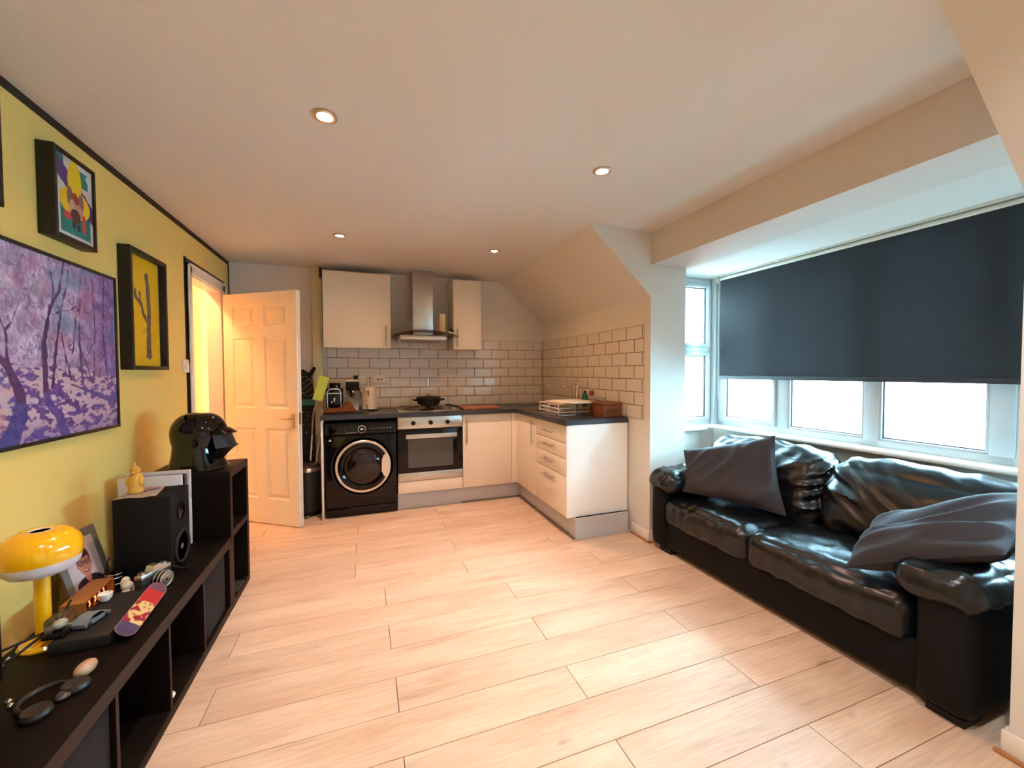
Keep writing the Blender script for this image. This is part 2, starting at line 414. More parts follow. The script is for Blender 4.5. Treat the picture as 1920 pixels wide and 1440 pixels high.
# exterior seen under the blind
RIB = mat('pale_cladding', S(214, 226, 228), .6, var=.03)
ext = thing('warehouse', 'pale ribbed metal building with teal lean-to roof outside the bay window', 'building', (9.0, 4, -2.8))
obj('wall', B().box(9.2, 9.5, -5, 14, -2.8, 4.2), RIB, ext)
b = B()
for i in range(76): b.box(9.16, 9.2, -5 + i * .25, -5 + i * .25 + .1, -1.0, 4.2)
r_ = obj('cladding_rib', b, RIB, ext); r_['kind'] = 'stuff'
obj('roof', B().prism([(7.6, -.75), (9.2, -.35), (9.2, -.45), (7.6, -.85)], -5, 14, 'y'), mat('teal_roof', S(150, 188, 194), .6, var=.12), ext)
for y in (5.9, 4.8, 3.6, 3.2, 2.1, 1.3): obj('flue', B().cyl((9.05, y, -.45), (9.05, y, .25), .03, seg=8), mat('grey_post', S(120, 135, 150), .6), ext)
rf = thing('neighbouring_roof', 'red clay tiled roof hip of the neighbouring house outside the window', 'roof', (5.6, 5.2, -2.8))
RED = mat('red_roof_tile', S(190, 120, 105), .8, var=.2, vscale=12)
obj('house_wall', B().box(5.2, 6.6, 4.9, 8.5, -2.8, .15), mat('red_brick', S(170, 120, 100), .9, var=.2), rf)
tm = None
for r in range(7):
    for c in range(14):
        if tm is None: tm = B().box(0, .2, 0, .235, 0, .03, bev=.006, seg=1).mesh('roof_tile', RED, 30)
        o = bpy.data.objects.new('roof_tile', tm); C.objects.link(o); o.parent = rf
        y = 4.75 + r * .09 + c * .25; 
        if y > 8.4: continue
        o.location = Vector((5.15 + r * .17, y, .12 + r * .10)) - Vector((5.6, 5.2, -2.8)); o.rotation_euler = (0, R(-30), 0)
tr = thing('bare_tree', 'leafless tree with thin branches outside the right window panes', 'tree', (7.2, 1.2, -2.8))
b = B(); br = B(); random.seed(3)
b.tube([(7.2, 1.2, -2.8), (7.22, 1.2, -1), (7.2, 1.25, .6), (7.25, 1.2, 2.2)], [.11, .09, .06, .03])
for i in range(70):
    z = random.uniform(-.9, 2.0); a = random.uniform(0, 2 * PI); l = random.uniform(.5, 1.5)
    p = Vector((7.22, 1.2, z)); d = Vector((math.cos(a), math.sin(a), .45)); e = Vector((math.cos(a + .5), math.sin(a + .5), .7))
    br.tube([p, p + d * l * .5, p + d * l * .5 + e * l * .5], [.014, .009, .004], seg=4)
obj('trunk', b, mat('bark', S(120, 112, 112), .9), tr); o = obj('branches', br, MC['bark'], tr); o['kind'] = 'stuff'
struct('ground', B().box(3.4, 30, -20, 30, -2.9, -2.8), mat('ground_tarmac', S(140, 150, 150), .9))

# ================================================================== DOOR LEAF
hx, hy = -1.158, 4.235; fx, fy = -.522, 3.775
DW = math.hypot(fx - hx, fy - hy); da = math.atan2(fy - hy, fx - hx)
dr = bpy.data.objects.new('door_1', None); C.objects.link(dr); dr.location = (hx, hy, 0); dr.rotation_euler = (0, 0, da)
dr['kind'] = 'structure'
# local frame: x along the leaf, y<0 faces the room
T = .04; DHt = 1.985
cols = [(0, .10), (.10, .335), (.335, .445), (.445, .68), (.68, DW)]
pz = [(.22, .83), (1.0, 1.60), (1.70, 1.875)]
b = B()
b.box(0, DW, .012, T - .012, .006, DHt - .001)
for x0, x1 in (cols[0], cols[2], cols[4]): b.box(x0, x1, 0, T, .006, DHt)
zz = [.006, .22, .83, 1.0, 1.60, 1.70, 1.875, DHt]
for i in range(0, 8, 2):
    for x0, x1 in (cols[1], cols[3]): b.box(x0, x1, .0002, T - .0002, zz[i], zz[i + 1])
obj('door_slab', b, GLOSSW, dr, local=True)
for z0, z1 in pz:
    for x0, x1 in (cols[1], cols[3]):
        b = B()
        for yy, s_ in ((0, 1), (T, -1)):
            y0 = .012 if s_ > 0 else T - .012
            for q, yq in (((.0), .002),):
                pass
            # ovolo moulding and raised field
            def rg(i, y): return [b.bm.verts.new(v) for v in ((x0 + i, y, z0 + i), (x1 - i, y, z0 + i), (x1 - i, y, z1 - i), (x0 + i, y, z1 - i))]
            rr = [rg(0, yy + s_ * .0005), rg(.012, yy + s_ * .010), rg(.022, yy + s_ * .010), rg(.042, yy + s_ * .002)]
            for A, Q in zip(rr, rr[1:]):
                for i in range(4): b.bm.faces.new((A[i], A[(i + 1) % 4], Q[(i + 1) % 4], Q[i]))
            b.bm.faces.new(rr[-1])
        obj('door_panel', b, GLOSSW, dr, local=True, smooth=None)
BRASS = mat('worn_brass', (.55, .43, .25), .35, 1)
for s_, y in ((-1, 0), (1, T)):
    b = B().box(DW - .075, DW - .035, y, y + s_ * .006, .84, .96, bev=.002)
    hp = obj('handle_plate', b, BRASS, dr, local=True)
    b = B().cyl((DW - .055, y, .92), (DW - .055, y + s_ * .04, .92), .008).tube([(DW - .055, y + s_ * .038, .92), (DW - .10, y + s_ * .04, .918), (DW - .155, y + s_ * .036, .92)], [.009, .008, .006])
    obj('lever_handle', b, BRASS, hp, local=True)
obj('latch_plate', B().box(DW - .001, DW + .001, .008, T - .008, .87, .97), BRASS, dr, local=True)
for z in (.25, 1.0, 1.75): obj('hinge', B().cyl((-.008, .02, z - .04), (-.008, .02, z + .04), .007), BRASS, dr, local=True)

# ================================================================== KITCHEN
WT, WZ = .925, .887
FY, FX, EY = 3.89, 1.46, 2.79     # door planes and the end panel
wt = B().prism([(-.366, 3.86), (1.44, 3.86), (1.44, 2.785), (XR - .011, 2.785), (XR - .011, YB - .011), (-.366, YB - .011)], WZ, WT)
e = [e for e in wt.bm.edges if abs(e.verts[0].co.z - WT) < 1e-5 and abs(e.verts[1].co.z - WT) < 1e-5]
bmesh.ops.bevel(wt.bm, geom=e, offset=.005, segments=3, affect='EDGES')
tag(obj('worktop', wt, WORK), 'dark speckled L-shaped laminate worktop over the kitchen base units', 'worktop')
def bar_handle(parent, p0, p1, out, r=.006):
    p0, p1, out = Vector(p0), Vector(p1), Vector(out)
    d = (p1 - p0).normalized(); b = B().cyl(p0 + out, p1 + out, r, seg=12)
    for q in (p0 + d * .035, p1 - d * .035): b.cyl(q, q + out, r * .8, seg=10)
    return obj('handle', b, STEEL, parent)
G_ = 'kitchen base units'
# cupboard right of oven
c1 = thing('base_cabinet', 'cream single-door base cupboard between the oven and the corner', 'cabinet', (1.15, 4.2, 0), 0, G_)
obj('carcass', B().box(.90, 1.47, FY + .019, YB - .02, .165, WZ - .001), CAB, c1)
d = obj('cabinet_door', B().box(.898, 1.405, FY, FY + .018, .168, .884, bev=.002), CAB, c1)
bar_handle(d, (.935, FY, .60), (.935, FY, .855), (0, -.03, 0))
obj('corner_post', B().box(1.409, FX + .018, FY + .001, FY + .018, .168, .884, bev=.001), CAB, c1)
# sink cupboard
c2 = thing('sink_cabinet', 'cream base cupboard under the sink with a tall bar handle', 'cabinet', (1.75, 3.63, 0), 0, G_)
obj('carcass', B().box(FX + .019, XR - .02, 3.385, FY - .002, .165, WZ - .06), CAB, c2)
d = obj('cabinet_door', B().box(FX, FX + .018, 3.387, 3.86, .168, .884, bev=.002), CAB, c2)
bar_handle(d, (FX, 3.43, .63), (FX, 3.43, .86), (-.03, 0, 0))
obj('corner_post', B().box(FX + .0005, FX + .018, 3.862, FY - .001, .168, .884), CAB, c2)
# drawer unit
c3 = thing('drawer_cabinet', 'cream four-drawer base unit at the end of the worktop beside the pillar', 'cabinet', (1.75, 3.1, 0), 0, G_)
obj('carcass', B().box(FX + .019, XR - .02, EY + .018, 3.383, .165, WZ - .001), CAB, c3)
obj('end_panel', B().box(FX, XR - .016, EY, EY + .017, .165, WZ - .001, bev=.001), mat('white_panel', S(250, 250, 248), .3, var=.01), c3)
for z0, z1, hz in ((.744, .884, .805), (.624, .740, .69), (.486, .620, .56), (.168, .482, .43)):
    dd = obj('drawer', B().box(FX, FX + .018, EY + .019, 3.383, z0, z1, bev=.002), CAB, c3)
    bar_handle(dd, (FX, 3.00, hz), (FX, 3.22, hz), (-.03, 0, 0), .005)
# plinth
b = B().box(.282, 1.535, 3.955, 3.97, .001, .164).box(1.52, 1.535, 2.77, 3.955, .001, .164).box(1.52, XR - .03, 2.756, 2.77, .001, .164)
tag(obj('plinth', b, PLINTH), 'silver kick board under the cream base units', 'plinth')
b = B().box(.90, 1.515, 3.943, 3.954, .0005, .012).box(1.507, 1.519, 2.77, 3.943, .0005, .012)
tag(obj('floor_beading', b, mat('grey_bead', S(120, 112, 108), .5)), 'thin grey beading strip along the foot of the silver plinth', 'beading')
tag(obj('end_panel', B().box(-.364, -.348, 3.885, YB - .07, .002, WZ - .001, bev=.001), GLOSSW), 'thin white upright board left of the washing machine', 'panel')
# oven
ov = thing('oven', 'built-in oven with steel control panel and black glass door', 'oven', (.585, 4.2, 0))
obj('oven_body', B().box(.29, .885, FY + .02, YB - .03, .28, WZ - .002), BLKM, ov)
obj('control_panel', B().box(.283, .893, FY - .004, FY + .02, .772, .884, bev=.003), STEEL, ov)
dg = obj('oven_door', B().box(.283, .893, FY - .006, FY + .02, .362, .768, bev=.003), BLKG, ov)
obj('oven_window', B().box(.375, .80, FY - .0075, FY - .006, .405, .675), mat('oven_window_glass', (.05, .046, .04), .1, var=.1, coat=.5), dg)
obj('handle', B().grid and B().box(.352, .83, FY - .055, FY - .045, .685, .725, bev=.004).box(.37, .39, FY - .046, FY - .005, .695, .715).box(.79, .81, FY - .046, FY - .005, .695, .715), STEEL, dg)
obj('lower_trim', B().box(.283, .893, FY - .005, FY + .02, .281, .358, bev=.003), STEEL, ov)
for x in (.425, .587, .748):
    k_ = obj('knob', B().lathe([(.021, 0), (.019, .006), (.013, .008), (.013, .024), (.011, .026), (.0, .026)], (x, FY - .004, .825), 20, 'y').bm and B().cyl((x, FY - .004, .825), (x, FY - .010, .825), .021).cyl((x, FY - .010, .825), (x, FY - .03, .825), .015, .012).box(x - .003, x + .003, FY - .034, FY - .028, .811, .839), BLKM, ov)
oh = tag(obj('oven_housing', B().box(.283, .893, FY, FY + .018, .167, .277, bev=.002), CAB), 'cream filler panel below the oven', 'panel')
# washing machine
wm = thing('washing_machine', 'black front-loading washing machine with silver porthole ring', 'washing machine', (-.03, 4.2, 0))
wx0, wx1, wy = -.333, .272, 3.912
obj('body', B().box(wx0, wx1, wy + .012, YB - .08, .012, .852, bev=.008), BLKG, wm)
obj('front_panel', B().box(wx0, wx1, wy, wy + .012, .09, .735, bev=.006).box(wx0, wx1, wy + .002, wy + .012, .014, .086, bev=.004), BLKG, wm)
cp = obj('control_panel', B().prism([(wy + .006, .738), (wy - .012, .75), (wy - .016, .80), (wy - .006, .85), (wy + .03, .852), (wy + .03, .738)], wx0, wx1, 'x'), BLKG, wm)
b = B().box(wx0 + .03, wx0 + .2, wy - .017, wy - .010, .755, .835, bev=.004)
obj('detergent_drawer', b, BLKG, wm)
dc = (-.028, wy - .018, .792)
obj('dial', B().lathe([(.034, 0), (.034, -.012), (.026, -.022), (0.0, -.022)], dc, 32, 'y'), BLKG, wm)
obj('dial_ring', B().torus((dc[0], dc[1] - .014, dc[2]), .030, .0035, 'y'), mat('white_ring', S(220, 216, 210), .4), wm)
b = B().box(dc[0] - .012, dc[0] + .012, dc[1] - .024, dc[1] - .022, dc[2] - .004, dc[2] + .001)
b.prism([(dc[0] - .014, dc[2] + .001), (dc[0], dc[2] + .014), (dc[0] + .014, dc[2] + .001)], dc[1] - .024, dc[1] - .022, 'y')
obj('dial_mark', b, MC['white_ring'], wm)
b = B()
for i in range(8): b.box(-.16 + i * .012, -.154 + i * .012, wy - .0185, wy - .0175, .760, .764)
for i in range(7): b.box(.045 + i * .028, .058 + i * .028, wy - .0175, wy - .0165, .793, .797)
obj('panel_print', b, MC['white_ring'], wm)['kind'] = 'stuff'
pc = (-.018, wy, .455)
obj('door_well', B().torus((pc[0], wy - .003, pc[2]), .265, .012, 'y', 48), BLKG, wm)
rg_ = obj('porthole_ring', B().torus((pc[0], wy - .022, pc[2]), .226, .0135, 'y', 64), mat('silver_ring', (.72, .68, .62), .25, .9), wm)
obj('porthole_door', B().lathe([(.225, 0), (.222, -.03), (.19, -.034), (.168, -.02), (.16, -.018)], pc, 56, 'y'), BLKG, wm)
obj('porthole_glass', B().lathe([(.168, -.018), (.15, -.034), (.11, -.045), (.05, -.05), (0.001, -.051)], pc, 48, 'y'), mat('smoked_glass', (.010, .006, .005), .06, coat=.4, spec=.4), wm)
b = B().prism([(pc[0] + .223 * math.cos(R(a)), pc[2] + .223 * math.sin(R(a))) for a in range(-30, 31, 6)] + [(pc[0] + .172, pc[2] + .09), (pc[0] + .158, pc[2] + .05), (pc[0] + .155, pc[2] - .05), (pc[0] + .172, pc[2] - .09)], wy - .045, wy - .03, 'y')
obj('door_grip', b, MC['silver_ring'], wm)
obj('brand_badge', B().prism([(wx0 + .028, .695), (wx0 + .04, .712), (wx0 + .052, .695)], wy - .001, wy, 'y').box(wx0 + .028, wx0 + .052, wy - .001, wy, .692, .696), MC['white_ring'], wm)
# hob
hb = thing('gas_hob', 'steel four-burner gas hob set into the worktop', 'hob', (.60, 4.18, WT))
obj('hob_plate', B().box(.30, .88, 3.93, 4.43, WT, WT + .008, bev=.004), CHROME, hb)
for i, (x, y, r) in enumerate([(.43, 4.06, .045), (.70, 4.06, .035), (.43, 4.30, .035), (.66, 4.30, .05)]):
    bn = obj('burner', B().lathe([(r + .03, 0), (r + .028, .004), (r, .005), (r, .012), (r - .012, .016), (0.001, .016)], (x, y, WT + .008), 28), mat('burner_metal', (.10, .07, .05), .4, .6), hb)
    for k in range(4):
        b = B(); a = k * PI / 2; b.tube([(x + math.cos(a) * .10, y + math.sin(a) * .10, WT + .008), (x + math.cos(a) * .095, y + math.sin(a) * .095, WT + .026), (x + math.cos(a) * .03, y + math.sin(a) * .03, WT + .028)], .0035, 6)
        obj('pan_support', b, mat('pan_support', (.08, .055, .04), .45, .5), bn)
for k in range(4): obj('hob_knob', B().cyl((.84, 4.02 + k * .08, WT + .008), (.84, 4.02 + k * .08, WT + .026), .016, .013), STEEL, hb)
# pot
pt = thing('casserole_pot', 'black cast-iron casserole with lid on the hob', 'pot', (.625, 4.27, WT + .037))
z = WT + .037
obj('pot_body', B().lathe([(.085, 0), (.11, .012), (.122, .055), (.126, .062), (.12, .062), (.115, .055), (.10, .012), (.001, .008)], (.625, 4.27, z), 36), BLKM, pt)
obj('lid', B().lathe([(.128, .063), (.130, .068), (.118, .082), (.06, .092), (.001, .094)], (.625, 4.27, z), 36), BLKM, pt)
obj('lid_knob', B().lathe([(.006, .094), (.006, .108), (.022, .112), (.020, .118), (.001, .119)], (.625, 4.27, z), 20), mat('knob_metal', (.2, .2, .2), .3, .8), pt)
for s_ in (-1, 1): obj('pot_handle', B().tube([(.625 + s_ * .12, 4.24, z + .05), (.625 + s_ * .155, 4.25, z + .056), (.625 + s_ * .16, 4.27, z + .057), (.625 + s_ * .155, 4.29, z + .056), (.625 + s_ * .12, 4.30, z + .05)], .009), BLKM, pt)
sp = thing('spatula', 'black cooking spatula resting on the hob beside the pot', 'spatula', (.84, 4.1, WT + .03))
obj('handle', B().tube([(.875, 4.00, WT + .034), (.80, 4.12, WT + .044)], .009), BLKM, sp)
obj('blade', B().box(.775, .83, 4.12, 4.19, WT + .042, WT + .048, bev=.002), BLKM, sp)
WOOD1 = mat('warm_board_wood', S(150, 88, 52), .45, var=.3, vscale=10, stretch=(1, 8, 8))
cb = thing('chopping_board', 'brown wooden chopping board lying flat right of the hob', 'board', (1.1, 4.05, WT))
obj('board_slab', B().box(.92, 1.30, 3.95, 4.20, WT, WT + .025, bev=.006), WOOD1, cb)
obj('inlay', B().box(1.02, 1.03, 3.9495, 4.2005, WT + .002, WT + .0258), mat('pale_inlay', S(214, 170, 110), .5), cb)
# hood
hd = thing('cooker_hood', 'steel chimney cooker hood with curved glass canopy', 'extractor hood', (.57, 4.35, 1.6))
obj('chimney', B().box(.472, .675, 4.24, YB - .004, 1.66, H - .004, bev=.002), STEEL, hd)
def canopy(u, v):
    x = .245 + u * .65; y = 4.03 + v * .46
    return (x, y - .05 * math.sin(PI * u) * (1 - v), 1.655 + .052 * math.sin(PI * u) ** .8)
b = B(); b.grid(canopy, 28, 8); g_ = bmesh.ops.solidify(b.bm, geom=b.bm.faces[:], thickness=.006)
obj('glass_canopy', b, glassmat('smoked_canopy_glass', (.42, .40, .37), .2), hd)
obj('canopy_edge', B().tube([canopy(i / 28, 0) for i in range(29)], .0045, 6), mat('dark_glass_edge', (.03, .015, .012), .2), hd)
def hbody(u, v):
    x = .315 + u * .47; a = v * PI
    return (x, 4.05 + .42 * v, 1.615 + .055 * math.sin(PI * min(max(u, .0), 1)) ** .5 * (1 if v < .99 else 1))
b = B(); b.box(.32, .79, 4.06, YB - .004, 1.618, 1.672, bev=.018, seg=3)
hbd = obj('hood_body', b, STEEL, hd)
obj('filter', B().box(.36, .75, 4.12, 4.42, 1.6155, 1.618), mat('hood_filter', (.35, .33, .3), .5, .8), hd)
for i in range(4): obj('hood_button', B().cyl((.52 + i * .03, 4.06, 1.645), (.52 + i * .03, 4.056, 1.645), .006, seg=10), CHROME, hbd)
tag(obj('kitchen_roll', B().lathe([(.016, 0), (.034, 0), (.034, .20), (.016, .20), (.016, 0)], (.765, 4.22, 1.70), 28), mat('paper', S(226, 208, 180), .9)), 'cream paper roll standing on the cooker hood', 'paper roll')
fg = thing('small_figurine', 'tiny black and white bird ornament on the right end of the cooker hood', 'ornament', (.835, 4.15, 1.684))
obj('body', B().ball((.835, 4.15, 1.71), .024, (1.2, .8, .9)), mat('ornament_white', S(220, 214, 205), .5), fg)
obj('dark_wings', B().ball((.838, 4.152, 1.719), .024, (1.2, .85, .8)).prism([(.83, 1.735), (.84, 1.755), (.852, 1.735)], 4.14, 4.16, 'y').prism([(.855, 1.72), (.875, 1.735), (.862, 1.71)], 4.14, 4.16, 'y'), BLKM, fg)
# wall cabinets
def wallcab(x0, x1, label, hx_):
    t = thing('wall_cabinet', label, 'cabinet', ((x0 + x1) / 2, 4.35, 1.54), 0, 'cream wall cupboards')
    obj('carcass', B().box(x0, x1, 4.22, YB - .012, 1.545, 2.26, bev=.001), CAB, t)
    d = obj('cabinet_door', B().box(x0 + .001, x1 - .001, 4.20, 4.218, 1.54, 2.262, bev=.002), CAB, t)
    bar_handle(d, (hx_, 4.20, 1.565), (hx_, 4.20, 1.76), (0, -.03, 0))
wallcab(-.358, .252, 'wide cream wall cupboard left of the cooker hood', .205)
wallcab(.878, 1.178, 'narrow cream wall cupboard right of the cooker hood', .915)
# sockets
def socket(x, z, name, label, red):
    t = thing(name, label, 'socket', (x, YB - .012, z))
    obj('face_plate', B().box(x - .073, x + .073, YB - .023, YB - .0125, z - .043, z + .043, bev=.003), GLOSSW, t)
    for s_ in ((-.018, .018) if red else (-.035, .035)): obj('switch', B().box(x + s_ - .009, x + s_ + .009, YB - .0265, YB - .023, z - .008, z + .012), mat('red_switch', S(150, 20, 24), .4) if red else GLOSSW, t)
    for s_ in (-.055, .055): obj('pin_slot', B().box(x + s_ - .003, x + s_ + .003, YB - .0238, YB - .023, z + .012, z + .02), BLKM, t)
socket(.15, 1.228, 'wall_socket', 'white double socket with red switches above the kettle', True)
socket(-.045, 1.222, 'wall_socket', 'white socket plate behind the espresso machine', False)
pg = thing('black_plug', 'black plug and lead in the wall socket behind the espresso machine', 'plug', (-.085, YB - .03, 1.24))
obj('plug_body', B().box(-.105, -.062, YB - .06, YB - .024, 1.234, 1.272, bev=.008), BLKM, pg)
obj('lead', B().tube([(-.075, YB - .05, 1.236), (-.06, YB - .08, 1.16), (-.03, YB - .07, 1.08), (-.035, YB - .08, .96), (-.06, YB - .1, WT + .006)], .004, 6), BLKM, pg)
# worktop appliances
gr = thing('bean_grinder', 'black coffee machine with silver arched front at the worktop end', 'coffee machine', (-.27, 4.25, WT))
b = B().box(-.345, -.195, 4.16, 4.38, WT, WT + .235, bev=.03, seg=4); obj('body', b, BLKG, gr)
pts = [(-.328, WT + .01), (-.328, WT + .19), (-.318, WT + .212), (-.30, WT + .222), (-.24, WT + .222), (-.222, WT + .212), (-.212, WT + .19), (-.212, WT + .01)]
obj('silver_arch', B().tube([(x, 4.158, z) for x, z in pts], .007, 8), mat('satin_silver', (.6, .6, .6), .35, .8), gr)
obj('display', B().box(-.312, -.228, 4.15, 4.16, WT + .19, WT + .21, bev=.002), BLKG, gr)
obj('crossbar', B().box(-.32, -.22, 4.15, 4.16, WT + .178, WT + .186), MC['satin_silver'], gr)
obj('bean_hopper', B().lathe([(.05, 0), (.052, .03), (.048, .045), (.001, .046)], (-.27, 4.27, WT + .233), 24), BLKG, gr)
obj('spout', B().cyl((-.27, 4.155, WT + .10), (-.27, 4.155, WT + .14), .012).cyl((-.29, 4.15, WT + .09), (-.29, 4.15, WT + .11), .006), CHROME, gr)
es = thing('espresso_machine', 'slim white espresso machine with black head and portafilter', 'coffee machine', (-.11, 4.36, WT))
WG = mat('white_appliance', S(214, 216, 214), .3)
obj('base', B().box(-.17, -.055, 4.28, 4.46, WT, WT + .03, bev=.004), WG, es)
obj('back_body', B().box(-.17, -.055, 4.385, 4.46, WT + .03, WT + .30, bev=.006), WG, es)
obj('front_shield', B().prism([(-.168, WT + .03), (-.057, WT + .03), (-.057, WT + .17), (-.09, WT + .12), (-.135, WT + .12), (-.168, WT + .17)], 4.37, 4.384, 'y'), WG, es)
obj('head', B().box(-.172, -.053, 4.27, 4.46, WT + .20, WT + .285, bev=.006), BLKM, es)
obj('top_lid', B().box(-.172, -.053, 4.27, 4.46, WT + .286, WT + .305, bev=.005), WG, es)
obj('group_head', B().lathe([(.032, .20), (.032, .175), (.02, .15), (.012, .13), (.001, .13)], (-.11, 4.32, WT), 24), CHROME, es)
obj('portafilter', B().tube([(-.11, 4.32, WT + .165), (-.12, 4.24, WT + .16), (-.125, 4.19, WT + .155)], [.01, .011, .012]), BLKM, es)
obj('steam_wand', B().tube([(-.045, 4.30, WT + .2), (-.035, 4.29, WT + .12), (-.04, 4.27, WT + .05)], .004, 6), CHROME, es)
kt = thing('kettle', 'cream cylindrical electric kettle below the red-switched socket', 'kettle', (.045, 4.25, WT))
CRM = mat('cream_plastic', S(226, 204, 178), .35, var=.01)
obj('kettle_base', B().cyl((.045, 4.25, WT), (.045, 4.25, WT + .018), .075), BLKM, kt)
obj('kettle_body', B().lathe([(.070, .018), (.070, .03), (.066, .12), (.058, .22), (.056, .232), (.03, .238), (.001, .239)], (.045, 4.25, WT), 36), CRM, kt)
obj('kettle_handle', B().tube([(.022, 4.197, WT + .21), (.018, 4.165, WT + .20), (.018, 4.16, WT + .14), (.018, 4.165, WT + .07), (.022, 4.19, WT + .05)], .010, 8), CRM, kt)
obj('handle_slot', B().box(.033, .040, 4.187, 4.192, WT + .06, WT + .20), mat('slot_brown', S(90, 66, 52), .6), kt)
obj('switch', B().box(.01, .035, 4.168, 4.18, WT + .028, WT + .036, bev=.002), CHROME, kt)
tag(obj('baking_tray', B().box(-.352, .03, 3.95, 4.15, WT, WT + .012, bev=.005).box(-.30, -.01, 3.99, 4.12, WT + .012, WT + .018, bev=.003), mat('dark_tray', (.02, .015, .014), .4)), 'dark flat tray under the brown cloth on the worktop', 'tray')
def cloth(u, v):
    x = -.345 + u * .27; y = 3.975 + v * .15
    e = (math.sin(PI * min(max(u, 0), 1)) ** .45) * (math.sin(PI * v) ** .5)
    z = WT + .02 + e * (.042 + .060 * math.exp(-((u - .78) / .16) ** 2) + .014 * math.sin(u * 9 + v * 3)) + .006 * noise.noise(Vector((u * 7, v * 7, 2)))
    return (x, y, max(z, WT + .0195))
b = B(); b.grid(cloth, 40, 20); bmesh.ops.solidify(b.bm, geom=b.bm.faces[:], thickness=.003)
tag(obj('folded_cloth', b, mat('mustard_cloth', S(128, 74, 34), .9, var=.2, bump=.4, bscale=80), smooth=80), 'rumpled mustard brown cloth heaped on the dark tray', 'cloth')
# sink
sk = thing('sink', 'steel sink and drainer set into the short worktop', 'sink', (1.77, 3.5, WT))
b = B().box(1.53, 1.545, 3.12, 3.97, WT, WT + .005, bev=.002).box(1.955, 1.97, 3.12, 3.97, WT, WT + .005, bev=.002).box(1.53, 1.97, 3.12, 3.135, WT, WT + .005, bev=.002).box(1.53, 1.97, 3.955, 3.97, WT, WT + .005, bev=.002)
obj('sink_rim', b, CHROME, sk)
obj('drainer', B().box(1.545, 1.955, 3.135, 3.50, WT + .0005, WT + .003), STEEL, sk)
b = B()
for i in range(7): b.box(1.59 + i * .05, 1.60 + i * .05, 3.16, 3.48, WT + .003, WT + .006, bev=.001)
obj('drainer_ridges', b, STEEL, sk)['kind'] = 'stuff'
obj('bowl', B().lathe([(.165, .004), (.155, .0035), (.145, .002), (.001, .0015)], (1.74, 3.74, WT), 40, sy=1.1), mat('bowl_steel', (.35, .33, .30), .25, 1), sk)
tp = thing('kitchen_tap', 'chrome swan-arm mixer tap behind the dish rack', 'tap', (1.94, 3.49, WT))
obj('tap_column', B().lathe([(.026, 0), (.024, .012), (.017, .02), (.017, .20), (.020, .215), (.020, .24), (.012, .25), (.001, .25)], (1.94, 3.49, WT + .005), 24), CHROME, tp)
obj('tap_spout', B().tube([(1.94, 3.49, WT + .20), (1.90, 3.53, WT + .235), (1.84, 3.60, WT + .235), (1.76, 3.70, WT + .235), (1.74, 3.725, WT + .24), (1.725, 3.74, WT + .255)][::1], .009), CHROME, tp)
obj('tap_lever', B().tube([(1.94, 3.49, WT + .25), (1.945, 3.485, WT + .275)], .008), CHROME, tp)
bt = thing('soap_bottle', 'green washing-up liquid bottle behind the tap', 'bottle', (1.96, 3.38, WT))
obj('bottle_body', B().lathe([(.028, 0), (.030, .01), (.030, .14), (.022, .165), (.010, .175), (.001, .176)], (1.962, 3.38, WT + .004), 20), mat('green_soap', S(20, 92, 48), .15, coat=.5), bt)
obj('cap', B().cyl((1.962, 3.38, WT + .175), (1.962, 3.38, WT + .195), .011), BLKM, bt)
br_ = thing('dish_brush', 'red-topped dish brush standing in a glass by the tap', 'brush', (1.965, 3.27, WT))
obj('brush_stick', B().cyl((1.965, 3.27, WT + .01), (1.965, 3.27, WT + .15), .006, seg=10), mat('grey_plastic', S(170, 160, 155), .4), br_)
obj('brush_head', B().ball((1.965, 3.27, WT + .18), .024, (1, 1, 1.1)), mat('red_bristles', S(150, 50, 52), .8, bump=.5, bscale=200), br_)
hk = thing('wire_stand', 'silver wire stand with side hooks beside the dish brush', 'stand', (1.98, 3.15, WT))
obj('stem', B().cyl((1.975, 3.2, WT + .004), (1.975, 3.2, WT + .14), .005, seg=10).cyl((1.975, 3.2, WT + .004), (1.975, 3.2, WT + .012), .03), CHROME, hk)
obj('arm', B().tube([(1.975, 3.22, WT + .14), (1.975, 3.15, WT + .142), (1.975, 3.08, WT + .14)], .006), CHROME, hk)
for z in (.14, .115, .085): obj('hook', B().tube([(1.975, 3.09, WT + z), (1.97, 3.04, WT + z)], .004, 6), CHROME, hk)
# dish rack
RW = mat('white_wire', S(235, 226, 212), .4)
dk = thing('dish_rack', 'white wire dish rack standing on the drainer', 'dish rack', (1.72, 3.35, WT + .003))
rx0, rx1, ry0, ry1 = 1.575, 1.90, 3.16, 3.56; z0 = WT + .022
b = B()
for z in (z0, z0 + .035, z0 + .07): b.tube([(rx0, ry0, z), (rx1, ry0, z), (rx1, ry1, z), (rx0, ry1, z)], .0042, 6, closed=True)
for x, y in ((rx0, ry0), (rx1, ry0), (rx1, ry1), (rx0, ry1), ((rx0 + rx1) / 2, ry0), ((rx0 + rx1) / 2, ry1), (rx0, (ry0 + ry1) / 2), (rx1, (ry0 + ry1) / 2)):
    b.cyl((x, y, WT + .007), (x, y, z0 + .07), .0045, seg=6)
obj('wire_frame', b, RW, dk)
b = B()
for i in range(14): b.tube([(rx0 + .02, ry0 + .03 + i * .026, z0 + .03), (rx0 + .06, ry0 + .03 + i * .026, z0), (rx0 + .15, ry0 + .03 + i * .026, z0), (rx0 + .17, ry0 + .03 + i * .026, z0 + .045)], .003, 5)
for i in range(6): b.cyl((rx0 + .03 + i * .052, ry0, z0), (rx0 + .03 + i * .052, ry1, z0), .0024, seg=5)
obj('plate_wires', b, RW, dk)['kind'] = 'stuff'
BW = mat('pale_board', S(226, 206, 176), .5, var=.1, vscale=8)
